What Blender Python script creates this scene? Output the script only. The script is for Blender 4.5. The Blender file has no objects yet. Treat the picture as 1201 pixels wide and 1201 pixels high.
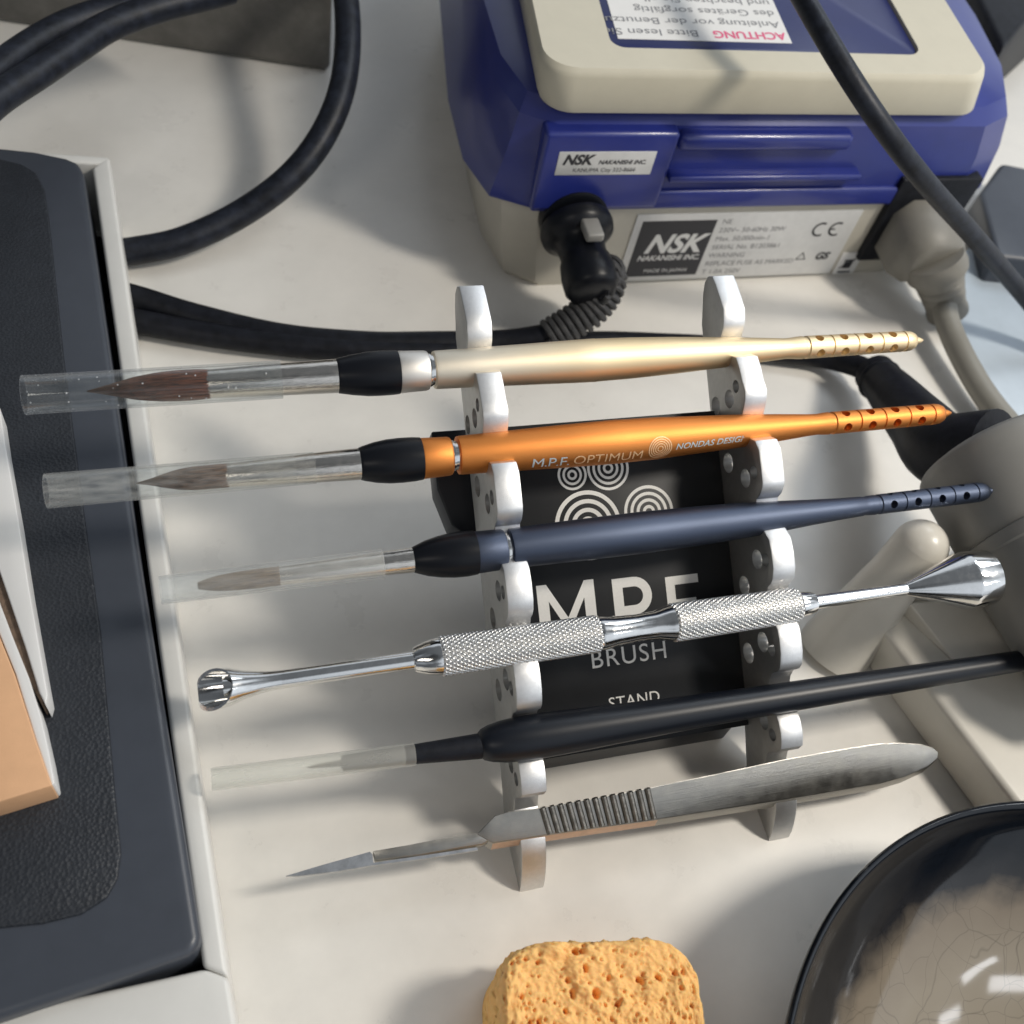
import bpy, bmesh, math, random
from mathutils import Vector, Matrix, noise
random.seed(7)
V = Vector
sc = bpy.context.scene
sc.unit_settings.system = 'METRIC'
sc.unit_settings.scale_length = 0.01          # one unit is one centimetre

# ------------------------------------------------------------------ camera
FP = 1200.0; CH = 23.0
X_ = V((4360, -440, 1200)).normalized()
M0 = (0.16564, -0.56387, -0.80908)
M1 = None
def _axes():
    th = math.radians(36)
    best = None
    for k in range(3000, 20000):
        py = k*0.1
        px = (-FP*FP + 440*py)/4360
        n = math.sqrt(px*px+py*py+FP*FP)
        e = abs(math.acos(FP/n)-th)
        if best is None or e < best[0]: best = (e, px, py)
    D = V((best[1], best[2], FP)).normalized()
    Z = -D; Y = Z.cross(X_)
    return X_, Y, Z
AX, AY, AZ = _axes()                            # world axes seen from the camera
CAM = V((0, 0, CH))
def cam2w(v): return V((AX.dot(v), AY.dot(v), AZ.dot(v)))
def ray(x, y): return cam2w(V((x-600.5, y-600.5, FP)))
def at(x, y, z):
    r = ray(x, y); return CAM + r*((z-CH)/r.z)
def atY(x, y, Y):
    r = ray(x, y); return CAM + r*(Y/r.y)
def atX(x, y, X):
    r = ray(x, y); return CAM + r*(X/r.x)
cd = bpy.data.cameras.new('camera'); cam = bpy.data.objects.new('camera', cd)
sc.collection.objects.link(cam); sc.camera = cam
right, down, fwd = cam2w(V((1,0,0))), cam2w(V((0,1,0))), cam2w(V((0,0,1)))
m = Matrix((right, -down, -fwd)).transposed().to_4x4(); m.translation = CAM
cam.matrix_world = m
cd.sensor_width = 36; cd.lens = 36*FP/1201; cd.clip_start = 0.5; cd.clip_end = 2000
cd.dof.use_dof = True; cd.dof.focus_distance = 22.6; cd.dof.aperture_fstop = 0.2

# ------------------------------------------------------------------ light
w = bpy.data.worlds.new('World'); sc.world = w; w.use_nodes = True
nt = w.node_tree; nt.nodes.clear()
wo = nt.nodes.new('ShaderNodeOutputWorld'); bg = nt.nodes.new('ShaderNodeBackground')
tc = nt.nodes.new('ShaderNodeTexCoord'); sx = nt.nodes.new('ShaderNodeSeparateXYZ')
rp = nt.nodes.new('ShaderNodeValToRGB'); mp = nt.nodes.new('ShaderNodeMath')
nt.links.new(tc.outputs['Generated'], sx.inputs[0])
mp.operation = 'MULTIPLY_ADD'; mp.inputs[1].default_value = .5; mp.inputs[2].default_value = .5
nt.links.new(sx.outputs['X'], mp.inputs[0]); nt.links.new(mp.outputs[0], rp.inputs[0])
rp.color_ramp.elements[0].color = (.20, .22, .25, 1); rp.color_ramp.elements[1].color = (.85, .92, 1.0, 1)
rp.color_ramp.elements[0].position = .2; rp.color_ramp.elements[1].position = .95
# the room: soft uneven walls and ceiling, darker where the photographer stands
nz = nt.nodes.new('ShaderNodeTexNoise'); nz.inputs['Scale'].default_value = 1.5; nz.inputs['Detail'].default_value = 2; nt.links.new(tc.outputs['Generated'], nz.inputs['Vector'])
nr_ = nt.nodes.new('ShaderNodeMapRange'); nr_.interpolation_type = 'SMOOTHSTEP'; nr_.inputs[1].default_value = .40; nr_.inputs[2].default_value = .60; nr_.inputs[3].default_value = .35; nr_.inputs[4].default_value = 1.5
nt.links.new(nz.outputs[0], nr_.inputs[0])
dp = nt.nodes.new('ShaderNodeVectorMath'); dp.operation = 'DOT_PRODUCT'; dp.inputs[1].default_value = V((-.40, -.42, .82)).normalized(); nt.links.new(tc.outputs['Generated'], dp.inputs[0])
dr_ = nt.nodes.new('ShaderNodeMapRange'); dr_.interpolation_type = 'SMOOTHSTEP'; dr_.inputs[1].default_value = .86; dr_.inputs[2].default_value = .97; dr_.inputs[3].default_value = 1; dr_.inputs[4].default_value = .35
nt.links.new(dp.outputs['Value'], dr_.inputs[0])
mm_ = nt.nodes.new('ShaderNodeMath'); mm_.operation = 'MULTIPLY'; nt.links.new(nr_.outputs[0], mm_.inputs[0]); nt.links.new(dr_.outputs[0], mm_.inputs[1])
sc_w = nt.nodes.new('ShaderNodeVectorMath'); sc_w.operation = 'SCALE'; nt.links.new(rp.outputs[0], sc_w.inputs[0]); nt.links.new(mm_.outputs[0], sc_w.inputs['Scale'])
nt.links.new(sc_w.outputs[0], bg.inputs[0]); bg.inputs[1].default_value = 0.78
nt.links.new(bg.outputs[0], wo.inputs[0])
def area(name, loc, tgt, sx_, sy_, power, col):
    l = bpy.data.lights.new(name, 'AREA'); l.shape = 'RECTANGLE'; l.size = sx_; l.size_y = sy_
    l.energy = power; l.color = col
    o = bpy.data.objects.new(name, l); sc.collection.objects.link(o)
    o.location = loc; o.rotation_euler = (V(tgt)-V(loc)).to_track_quat('-Z', 'Y').to_euler()
    return o
area('sun_window_pane', (45.5, -2.6, 51), (13, 7, 1), 5.0, 8.5, 12800, (1, .93, .825))
area('sun_window_pane', (43.4, 1.6, 53), (13, 7, 1), 5.0, 8.5, 12800, (1, .93, .825))
for lc_, ux_, sx0, sy0 in (((48.4,-32.2,37.9),(-6.2,-4.5,2.4),7.0,2.0), ((53.3,-25.9,37.2),(-3.4,-1.2,3.5),4.2,1.5), ((44.2,-29.7,43.9),(-6.6,0,5.2),8.4,2.6)):  # small lamps added to put window streaks into the bowl's glaze
    o_ = area('bowl_reflection_lamp', lc_, (14.5, 1, 1), sx0, sy0, 14*math.pi*sx0*sy0, (.95, .97, 1))
    zz = (V(lc_)-V((14.5,1,1))).normalized(); xx = V(ux_); xx = (xx-zz*xx.dot(zz)).normalized(); yy = zz.cross(xx)
    mm4 = Matrix((xx, yy, zz)).transposed().to_4x4(); mm4.translation = V(lc_); o_.matrix_world = mm4
area('sky_fill_light', (52, 42, 60), (5, 10, 0), 34, 22, 12000, (.86, .93, 1.0))  # large cool fill, added from the back right
area('ceiling_light', (-28, -30, 60), (5, 10, 0), 26, 14, 5000, (1, .95, .88))
sc.view_settings.view_transform = 'Standard'; sc.view_settings.look = 'None'
sc.view_settings.exposure = 0; sc.view_settings.gamma = 1; sc.view_settings.use_curve_mapping = False
sc.cycles.transparent_max_bounces = 24

# ------------------------------------------------------------------ materials
def mat(name, col, rough=.5, metal=0., bump=0., bscale=20., coat=0., var=0., spec=.5, ior=1.5, sss=0., voro=False, vscale=None, rvar=0., aniso=None):
    m = bpy.data.materials.new(name); m.use_nodes = True
    n = m.node_tree; b = n.nodes['Principled BSDF']
    b.inputs['Base Color'].default_value = (*col, 1); b.inputs['Roughness'].default_value = rough
    b.inputs['Metallic'].default_value = metal; b.inputs['Coat Weight'].default_value = coat
    b.inputs['Specular IOR Level'].default_value = spec; b.inputs['Coat Roughness'].default_value = .08
    if sss: b.inputs['Subsurface Weight'].default_value = sss; b.inputs['Subsurface Scale'].default_value = .3; b.inputs['Subsurface Radius'].default_value = (1, .45, .2)
    tcn = n.nodes.new('ShaderNodeTexCoord')
    if bump:
        t = n.nodes.new('ShaderNodeTexVoronoi' if voro else 'ShaderNodeTexNoise'); t.inputs['Scale'].default_value = bscale
        if not voro: t.inputs['Detail'].default_value = 6
        mpn = n.nodes.new('ShaderNodeMapping'); n.links.new(tcn.outputs['Object'], mpn.inputs[0])
        if aniso: mpn.inputs['Scale'].default_value = aniso
        n.links.new(mpn.outputs[0], t.inputs['Vector'])
        bp = n.nodes.new('ShaderNodeBump'); bp.inputs['Strength'].default_value = bump; bp.inputs['Distance'].default_value = .02
        n.links.new(t.outputs[0], bp.inputs['Height']); n.links.new(bp.outputs[0], b.inputs['Normal'])
    if var or rvar:
        t = n.nodes.new('ShaderNodeTexNoise'); t.inputs['Scale'].default_value = vscale or 1.3; t.inputs['Detail'].default_value = 8; t.inputs['Roughness'].default_value = .65
        n.links.new(tcn.outputs['Object'], t.inputs['Vector'])
        if var:
            mr = n.nodes.new('ShaderNodeMapRange'); mr.inputs[1].default_value = .3; mr.inputs[2].default_value = .7
            mr.inputs[3].default_value = 1-var; mr.inputs[4].default_value = 1+var
            n.links.new(t.outputs[0], mr.inputs[0])
            vm = n.nodes.new('ShaderNodeVectorMath'); vm.operation = 'SCALE'; vm.inputs[0].default_value = col
            n.links.new(mr.outputs[0], vm.inputs['Scale']); n.links.new(vm.outputs[0], b.inputs['Base Color'])
        if rvar:
            mr = n.nodes.new('ShaderNodeMapRange'); mr.inputs[1].default_value = .35; mr.inputs[2].default_value = .7
            mr.inputs[3].default_value = max(0, rough-rvar); mr.inputs[4].default_value = rough+rvar
            n.links.new(t.outputs[0], mr.inputs[0]); n.links.new(mr.outputs[0], b.inputs['Roughness'])
    return m
def clear(name, col, opac, rough, cloud=.2, nscale=6., speck=.0):
    """thin clear plastic: see-through, with gloss and a whitish film"""
    m = bpy.data.materials.new(name); m.use_nodes = True; n = m.node_tree; n.nodes.clear()
    out = n.nodes.new('ShaderNodeOutputMaterial'); tr = n.nodes.new('ShaderNodeBsdfTransparent')
    df = n.nodes.new('ShaderNodeBsdfPrincipled'); gl = n.nodes.new('ShaderNodeBsdfGlossy')
    tl = n.nodes.new('ShaderNodeBsdfTranslucent'); dm = n.nodes.new('ShaderNodeMixShader')
    tr.inputs[0].default_value = (.97, .98, .98, 1)
    df.inputs['Base Color'].default_value = (*col, 1); df.inputs['Roughness'].default_value = .5
    tl.inputs[0].default_value = (*col, 1); dm.inputs[0].default_value = .3
    n.links.new(df.outputs[0], dm.inputs[1]); n.links.new(tl.outputs[0], dm.inputs[2])
    gl.inputs['Roughness'].default_value = rough; gl.inputs[0].default_value = (1, 1, 1, 1)
    t = n.nodes.new('ShaderNodeTexNoise'); t.inputs['Scale'].default_value = nscale; t.inputs['Detail'].default_value = 8
    tcn = n.nodes.new('ShaderNodeTexCoord'); mpn = n.nodes.new('ShaderNodeMapping'); mpn.inputs['Scale'].default_value = (.35, 1.5, 1.5)
    n.links.new(tcn.outputs['Object'], mpn.inputs[0]); n.links.new(mpn.outputs[0], t.inputs['Vector'])
    mr = n.nodes.new('ShaderNodeMapRange'); mr.inputs[1].default_value = .3; mr.inputs[2].default_value = .75
    mr.inputs[3].default_value = max(0, opac-cloud); mr.inputs[4].default_value = min(1, opac+cloud)
    n.links.new(t.outputs[0], mr.inputs[0])
    fac = mr.outputs[0]
    if speck:
        v = n.nodes.new('ShaderNodeTexVoronoi'); v.inputs['Scale'].default_value = 4.2
        n.links.new(tcn.outputs['Object'], v.inputs['Vector'])
        lt = n.nodes.new('ShaderNodeMapRange'); lt.inputs[1].default_value = speck; lt.inputs[2].default_value = speck*.6; lt.inputs[3].default_value = 0; lt.inputs[4].default_value = .8
        n.links.new(v.outputs['Distance'], lt.inputs[0])
        mx = n.nodes.new('ShaderNodeMath'); mx.operation = 'MAXIMUM'
        n.links.new(fac, mx.inputs[0]); n.links.new(lt.outputs[0], mx.inputs[1]); fac = mx.outputs[0]
    lw0 = n.nodes.new('ShaderNodeLayerWeight'); lw0.inputs[0].default_value = .5
    p0 = n.nodes.new('ShaderNodeMath'); p0.operation = 'POWER'; p0.inputs[1].default_value = 4; n.links.new(lw0.outputs['Facing'], p0.inputs[0])
    p1 = n.nodes.new('ShaderNodeMath'); p1.operation = 'MULTIPLY_ADD'; p1.inputs[1].default_value = .55; n.links.new(p0.outputs[0], p1.inputs[0]); n.links.new(fac, p1.inputs[2]); fac = p1.outputs[0]
    m1 = n.nodes.new('ShaderNodeMixShader'); n.links.new(fac, m1.inputs[0]); n.links.new(tr.outputs[0], m1.inputs[1]); n.links.new(dm.outputs[0], m1.inputs[2])
    lw = n.nodes.new('ShaderNodeLayerWeight'); lw.inputs[0].default_value = .5
    pw = n.nodes.new('ShaderNodeMath'); pw.operation = 'POWER'; pw.inputs[1].default_value = 3; n.links.new(lw.outputs['Facing'], pw.inputs[0])
    fr = n.nodes.new('ShaderNodeMath'); fr.operation = 'MULTIPLY_ADD'; fr.inputs[1].default_value = .55; fr.inputs[2].default_value = .035; n.links.new(pw.outputs[0], fr.inputs[0])
    m2 = n.nodes.new('ShaderNodeMixShader'); n.links.new(fr.outputs[0], m2.inputs[0]); n.links.new(m1.outputs[0], m2.inputs[1]); n.links.new(gl.outputs[0], m2.inputs[2])
    n.links.new(m2.outputs[0], out.inputs[0]); return m
MT = dict(
 table=mat('white_laminate', (.77,.745,.695), .34, var=.045, vscale=.6, bump=.05, bscale=8, rvar=.08),
 alu=mat('satin_aluminium', (.74,.74,.74), .46, 1, bump=.25, bscale=60, var=.05, vscale=9),
 alu_side=mat('shaded_aluminium', (.50,.50,.49), .45, .85, bump=.25, bscale=30, var=.07, vscale=5),  # darker copy of the aluminium, shade put into the colour
 gold=mat('anodised_gold', (.80,.66,.44), .50, 1, bump=.2, bscale=70),
 champ=mat('anodised_champagne', (.80,.76,.70), .46, 1, bump=.2, bscale=70),
 orange=mat('anodised_orange', (.72,.27,.07), .50, 1, bump=.2, bscale=70),
 blue=mat('anodised_slate_blue', (.078,.094,.135), .48, 1, bump=.2, bscale=70),
 steel=mat('polished_steel', (.82,.81,.79), .10, 1, rvar=.07, vscale=6, bump=.04, bscale=30, var=.06),
 nickel=mat('nickel_ferrule', (.78,.73,.66), .16, 1, bump=.22, bscale=14, rvar=.1, vscale=9, aniso=(.3,3,3)),
 worn=mat('worn_steel', (.36,.345,.315), .34, 1, bump=.18, bscale=22, rvar=.05, vscale=3.5, var=.08, aniso=(.06,3,3)),
 worn_dark=mat('darkened_steel', (.21,.20,.18), .40, 1, bump=.4, bscale=12, var=.35, vscale=6),
 worn_rust=mat('rust_tinged_steel', (.60,.42,.31), .4, .9, bump=.2, bscale=20, var=.15, vscale=4),
 blade=mat('blade_steel', (.46,.46,.46), .3, 1, bump=.1, bscale=20, var=.2, vscale=5),
 blackpl=mat('black_plastic_grip', (.006,.007,.010), .34, bump=.06, bscale=30, spec=.22),
 blackmet=mat('black_lacquered_metal', (.006,.008,.013), .36, .0, bump=.05, bscale=60, spec=.35),
 rubber=mat('black_rubber', (.009,.010,.014), .46, bump=.25, bscale=9, var=.5, vscale=3, spec=.2),
 dusty=mat('dusty_black_cable', (.012,.0145,.022), .45, bump=.3, bscale=10, var=.7, vscale=2.5, spec=.3),
 braid=mat('worn_black_braid', (.045,.045,.047), .55, bump=.8, bscale=18, var=.4, vscale=6),
 card=mat('black_anodised_plate', (.016,.017,.019), .45, .0, bump=.08, bscale=80, var=.1, spec=.25),
 print=mat('white_print', (.75,.74,.71), .5, var=.04, vscale=20),
 engrave=mat('laser_engraving', (.60,.66,.66), .45, .3, var=.25, vscale=25),
 engrave2=mat('faint_laser_engraving', (.95,.60,.32), .5, .5, var=.3, vscale=25),
 pad=mat('black_leatherette', (.022,.025,.031), .45, bump=.7, bscale=14, var=.12, voro=True, spec=.4),
 padrim=mat('dark_grey_plastic', (.05,.057,.072), .36, bump=.1, bscale=40, var=.05, vscale=2),
 tray=mat('white_plastic', (.70,.69,.655), .35, bump=.05, bscale=20, var=.03, vscale=1),
 cream=mat('beige_plastic', (.57,.53,.42), .42, bump=.06, bscale=40, var=.03),
 greybody=mat('warm_grey_plastic', (.52,.49,.42), .45, bump=.06, bscale=40, var=.04),
 navy=mat('cobalt_blue_plastic', (.019,.030,.20), .3, bump=.05, bscale=40, coat=.2, var=.06),
 navyd=mat('dark_blue_plastic', (.013,.019,.10), .3, bump=.05, bscale=40, var=.06),
 label=mat('silver_label', (.66,.66,.65), .35, .15, var=.05, vscale=3),
 paper=mat('white_label_paper', (.75,.74,.72), .5, var=.03),
 ink=mat('black_ink', (.03,.03,.035), .5), inkg=mat('grey_ink', (.22,.22,.23), .5),
 pink=mat('pink_ink', (.70,.10,.22), .5),
 plug=mat('grey_plug_plastic', (.21,.20,.175), .5, bump=.1, bscale=20, var=.08),
 cord=mat('grey_cord', (.24,.23,.20), .5, bump=.1, bscale=20, var=.05),
 hand=mat('grey_handpiece_plastic', (.235,.23,.215), .42, bump=.08, bscale=50, var=.04),
 cradle=mat('cream_plastic', (.72,.69,.62), .3, bump=.05, bscale=30, var=.03),
 smoky=mat('smoky_grey_plastic', (.12,.115,.105), .25, bump=.3, bscale=1.2, var=.35, vscale=.5),
 reflection=mat('pale_blue_reflection', (.46,.53,.60), .25, var=.04),  # the table's reflected sky, put into the colour
 dark=mat('dark_slate_plastic', (.05,.058,.075), .4, var=.08),
 peach=mat('peach_card', (.72,.42,.23), .6, bump=.1, bscale=30, var=.05, vscale=2),
 pages=mat('brown_paper_edges', (.18,.12,.08), .6, bump=.6, bscale=30, aniso=(8,.2,1), var=.4, vscale=6),
 whitecard=mat('white_card', (.74,.73,.71), .55, bump=.05, bscale=30),
 sponge=mat('orange_cellulose_sponge', (.93,.53,.19), .85, bump=1, bscale=14, var=.10, vscale=4, sss=.3),
 capclear=clear('clear_tube', (.85,.86,.88), .022, .07, .018, 5, .09),
 capcloud=clear('scratched_tube', (.88,.87,.83), .085, .25, .085, 8),
 capmilk=clear('milky_tube', (.95,.95,.94), .13, .35, .06, 6),
 capyel=clear('yellowed_tube', (.95,.92,.83), .24, .35, .03, 2),
 powder=mat('white_powder', (.75,.74,.72), .8),
)
def graded(m, c0, c1, x0, x1):
    n = m.node_tree; b = n.nodes['Principled BSDF']; t = n.nodes.new('ShaderNodeTexCoord'); x = n.nodes.new('ShaderNodeSeparateXYZ')
    mr = n.nodes.new('ShaderNodeMapRange'); mr.interpolation_type = 'SMOOTHSTEP'; mr.inputs[1].default_value = x0; mr.inputs[2].default_value = x1
    mx = n.nodes.new('ShaderNodeMix'); mx.data_type = 'RGBA'; mx.inputs[6].default_value = (*c0, 1); mx.inputs[7].default_value = (*c1, 1)
    n.links.new(t.outputs['Object'], x.inputs[0]); n.links.new(x.outputs[0], mr.inputs[0]); n.links.new(mr.outputs[0], mx.inputs[0]); n.links.new(mx.outputs[2], b.inputs['Base Color'])
graded(MT['gold'], (.80,.73,.61), (.84,.67,.42), -4.2, 0.5)
def hairmat(name, c1, c2, tip, x0, x1):
    """bristles: streaked, greyed towards the tip end x0, base colour at x1"""
    m = bpy.data.materials.new(name); m.use_nodes = True; n = m.node_tree; b = n.nodes['Principled BSDF']
    t = n.nodes.new('ShaderNodeTexNoise'); t.inputs['Scale'].default_value = 6; t.inputs['Detail'].default_value = 10; t.inputs['Roughness'].default_value = .7
    tcn = n.nodes.new('ShaderNodeTexCoord'); mp_ = n.nodes.new('ShaderNodeMapping'); mp_.inputs['Scale'].default_value = (.45, 6, 6)
    n.links.new(tcn.outputs['Object'], mp_.inputs[0]); n.links.new(mp_.outputs[0], t.inputs['Vector'])
    r = n.nodes.new('ShaderNodeValToRGB'); r.color_ramp.elements[0].color = (*c1, 1); r.color_ramp.elements[1].color = (*c2, 1)
    r.color_ramp.elements[0].position = .38; r.color_ramp.elements[1].position = .66
    n.links.new(t.outputs[0], r.inputs[0])
    x = n.nodes.new('ShaderNodeSeparateXYZ'); n.links.new(tcn.outputs['Object'], x.inputs[0])
    mr = n.nodes.new('ShaderNodeMapRange'); mr.inputs[1].default_value = x0; mr.inputs[2].default_value = x1; mr.inputs[3].default_value = .8; mr.inputs[4].default_value = 0
    n.links.new(x.outputs[0], mr.inputs[0]); mx = n.nodes.new('ShaderNodeMix'); mx.data_type = 'RGBA'; mx.inputs[7].default_value = (*tip, 1)
    n.links.new(mr.outputs[0], mx.inputs[0]); n.links.new(r.outputs[0], mx.inputs[6]); n.links.new(mx.outputs[2], b.inputs['Base Color']); b.inputs['Roughness'].default_value = .45
    return m

# ------------------------------------------------------------------ helpers
def worldloc(o):
    p = V((0,0,0))
    while o: p += o.location; o = o.parent
    return p
def obj(name, verts, faces, material, parent=None, smooth=True, angle=35, base=None):
    me = bpy.data.meshes.new(name)
    org = worldloc(parent) if parent else (V(base) if base is not None else V((0,0,0)))
    me.from_pydata([tuple(V(v)-org) for v in verts], [], faces); me.validate()
    bm = bmesh.new(); bm.from_mesh(me); bmesh.ops.recalc_face_normals(bm, faces=bm.faces); bm.to_mesh(me); bm.free()
    if smooth:
        for p in me.polygons: p.use_smooth = True
        me.set_sharp_from_angle(angle=math.radians(angle))
    if isinstance(material, (list, tuple)):
        for q in material: me.materials.append(q)
    else: me.materials.append(material)
    o = bpy.data.objects.new(name, me); sc.collection.objects.link(o)
    if parent: o.parent = parent
    else: o.location = org
    return o
def bobj(name, bm, *a, **k):
    bm.verts.ensure_lookup_table(); bm.faces.ensure_lookup_table()
    for i, v in enumerate(bm.verts): v.index = i
    vs = [v.co.copy() for v in bm.verts]; fs = [[v.index for v in f.verts] for f in bm.faces]; bm.free()
    return obj(name, vs, fs, *a, **k)
def tag(o, label, cat, group=None, kind=None):
    if label: o['label'] = label
    if cat: o['category'] = cat
    if group: o['group'] = group
    if kind: o['kind'] = kind
    return o
def thing(name, label, cat, loc, group=None):
    o = bpy.data.objects.new(name, None); sc.collection.objects.link(o); o.location = loc; o.empty_display_size = 1
    return tag(o, label, cat, group)
def frame(a):
    a = V(a).normalized(); up = V((0,0,1)) if abs(a.z) < .9 else V((0,1,0))
    u = a.cross(up).normalized(); return a, u, u.cross(a).normalized()
def revo(prof, p0, ax, n=48, caps=True):
    """surface of revolution about the axis ax from p0; prof = [(s, r)]"""
    a, u, v = frame(ax); vs = []; fs = []
    for s, r in prof:
        for k in range(n):
            t = 2*math.pi*k/n
            vs.append(V(p0)+a*s+(u*math.cos(t)+v*math.sin(t))*r)
    for i in range(len(prof)-1):
        for k in range(n):
            k2 = (k+1) % n
            fs.append([i*n+k, i*n+k2, (i+1)*n+k2, (i+1)*n+k])
    if caps:
        fs.append(list(range(n))[::-1]); fs.append([(len(prof)-1)*n+k for k in range(n)])
    return vs, fs
def smooth_path(pts, sub=10):
    pts = [V(p) for p in pts]; out = []
    P = [pts[0]*2-pts[1]]+pts+[pts[-1]*2-pts[-2]]
    for i in range(1, len(P)-2):
        for k in range(sub):
            t = k/sub; a, b, c, d = P[i-1], P[i], P[i+1], P[i+2]
            out.append(.5*((2*b)+(c-a)*t+(2*a-5*b+4*c-d)*t*t+(3*b-a-3*c+d)*t**3))
    out.append(pts[-1]); return out
def tube(pts, r, n=20, sub=10, smooth=True):
    P = smooth_path(pts, sub) if smooth else [V(p) for p in pts]
    vs = []; fs = []; u = None; L = len(P)
    for i, p in enumerate(P):
        d = (P[min(i+1, L-1)]-P[max(i-1, 0)]).normalized()
        if u is None: _, u, _ = frame(d)
        u = (u-d*u.dot(d)).normalized(); v = d.cross(u)
        rr = r(i/(L-1)) if callable(r) else r
        for k in range(n):
            t = 2*math.pi*k/n; vs.append(p+(u*math.cos(t)+v*math.sin(t))*rr)
    for i in range(L-1):
        for k in range(n):
            k2 = (k+1) % n; fs.append([i*n+k, i*n+k2, (i+1)*n+k2, (i+1)*n+k])
    fs.append(list(range(n))[::-1]); fs.append([(L-1)*n+k for k in range(n)])
    return vs, fs
def prism_bm(top, bottom):
    bm = bmesh.new(); a = [bm.verts.new(V(p)) for p in top]; b = [bm.verts.new(V(p)) for p in bottom]; n = len(a)
    bm.faces.new(a); bm.faces.new(b[::-1])
    for i in range(n): bm.faces.new([a[i], b[i], b[(i+1) % n], a[(i+1) % n]])
    bmesh.ops.recalc_face_normals(bm, faces=bm.faces); return bm
def bev(bm, w, seg=3, ang=30):
    es = [e for e in bm.edges if len(e.link_faces) == 2 and e.calc_face_angle(0) > math.radians(ang)]
    bmesh.ops.bevel(bm, geom=es, offset=w, segments=seg, profile=.5, affect='EDGES', clamp_overlap=True); return bm
def box_bm(c0, c1, w=.03, seg=3):
    x0, y0, z0 = c0; x1, y1, z1 = c1
    bm = prism_bm([(x0,y0,z1),(x1,y0,z1),(x1,y1,z1),(x0,y1,z1)], [(x0,y0,z0),(x1,y0,z0),(x1,y1,z0),(x0,y1,z0)])
    if w: bev(bm, w, seg)
    return bm
def merge(*bms):
    vs = []; fs = []
    for b in bms:
        if isinstance(b, tuple): v2, f2 = b
        else:
            for i, v in enumerate(b.verts): v.index = i
            v2 = [v.co.copy() for v in b.verts]; f2 = [[v.index for v in f.verts] for f in b.faces]; b.free()
        o = len(vs); vs += list(v2); fs += [[i+o for i in f] for f in f2]
    return vs, fs
def cut(o, cutter_vf):
    """subtract a solid from o's mesh for good, and drop the cutter"""
    vs, fs = cutter_vf; org = worldloc(o) if o.parent else o.location
    me = bpy.data.meshes.new('c'); me.from_pydata([tuple(V(v)-org) for v in vs], [], fs)
    bm = bmesh.new(); bm.from_mesh(me); bmesh.ops.recalc_face_normals(bm, faces=bm.faces); bm.to_mesh(me); bm.free()
    c = bpy.data.objects.new('c', me); sc.collection.objects.link(c)
    c.location = org
    md = o.modifiers.new('b', 'BOOLEAN'); md.operation = 'DIFFERENCE'; md.solver = 'EXACT'; md.object = c
    md.use_self = False
    bpy.context.view_layer.update()
    dg = bpy.context.evaluated_depsgraph_get()
    nm = bpy.data.meshes.new_from_object(o.evaluated_get(dg)); o.modifiers.clear()
    old = o.data; o.data = nm; nm.name = o.name
    bpy.data.objects.remove(c); bpy.data.meshes.remove(old)
    for p in nm.polygons: p.use_smooth = True
    nm.set_sharp_from_angle(angle=math.radians(35))
def text_vf(s, size, fn, shear=0., thick=0., align='CENTER', spacing=1., slices=0, bold=0.):
    cu = bpy.data.curves.new('t', 'FONT'); cu.body = s; cu.size = size; cu.align_x = align; cu.shear = shear; cu.space_character = spacing
    cu.offset = bold; cu.resolution_u = 6
    o = bpy.data.objects.new('t', cu); sc.collection.objects.link(o); bpy.context.view_layer.update()
    me = o.to_mesh(); bm = bmesh.new(); bm.from_mesh(me)
    if slices:
        h = size*.75
        for k in range(1, slices):
            bmesh.ops.bisect_plane(bm, geom=bm.verts[:]+bm.edges[:]+bm.faces[:], plane_co=(0, h*k/slices, 0), plane_no=(0,1,0))
    for i, v in enumerate(bm.verts): v.index = i
    vs = [fn(v.co.x, v.co.y) for v in bm.verts]; fs = [[v.index for v in f.verts] for f in bm.faces]
    bm.free(); o.to_mesh_clear(); bpy.data.objects.remove(o); bpy.data.curves.remove(cu)
    return vs, fs
def plane_map(o, ex, ey, off=.004):
    o = V(o); ex = V(ex).normalized(); ey = V(ey); ey = (ey-ex*ey.dot(ex)).normalized(); n = ex.cross(ey)
    return lambda x, y: o+ex*x+ey*y+n*off
def ring_vf(fn, cx, cy, r0, r1, n=56, m=1):
    vs = []; fs = []
    for k in range(n):
        t = 2*math.pi*k/n
        for r in (r0, r1): vs.append(fn(cx+r*math.cos(t), cy+r*math.sin(t)))
    for k in range(n):
        a = 2*k; b = 2*((k+1) % n); fs.append([a, a+1, b+1, b])
    return vs, fs
def rrect(x0, y0, x1, y1, r, n=8):
    pts = []
    for cx, cy, a0 in ((x1-r, y1-r, 0), (x0+r, y1-r, 90), (x0+r, y0+r, 180), (x1-r, y0+r, 270)):
        for k in range(n+1):
            t = math.radians(a0+90*k/n); pts.append((cx+r*math.cos(t), cy+r*math.sin(t)))
    return pts
def loft(levels):
    """levels = [(outline, z)] with equal point counts; closed solid"""
    vs = []; fs = []; n = len(levels[0][0])
    for pts, z in levels: vs += [V((p[0], p[1], z)) for p in pts]
    for i in range(len(levels)-1):
        for k in range(n):
            k2 = (k+1) % n; fs.append([i*n+k, i*n+k2, (i+1)*n+k2, (i+1)*n+k])
    fs.append(list(range(n))[::-1]); fs.append([(len(levels)-1)*n+k for k in range(n)])
    return vs, fs

# ------------------------------------------------------------------ setting
o = bobj('tabletop', box_bm((-90,-60,-2.5), (110,120,0), .2), MT['table'], smooth=True); o['kind'] = 'structure'

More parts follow.
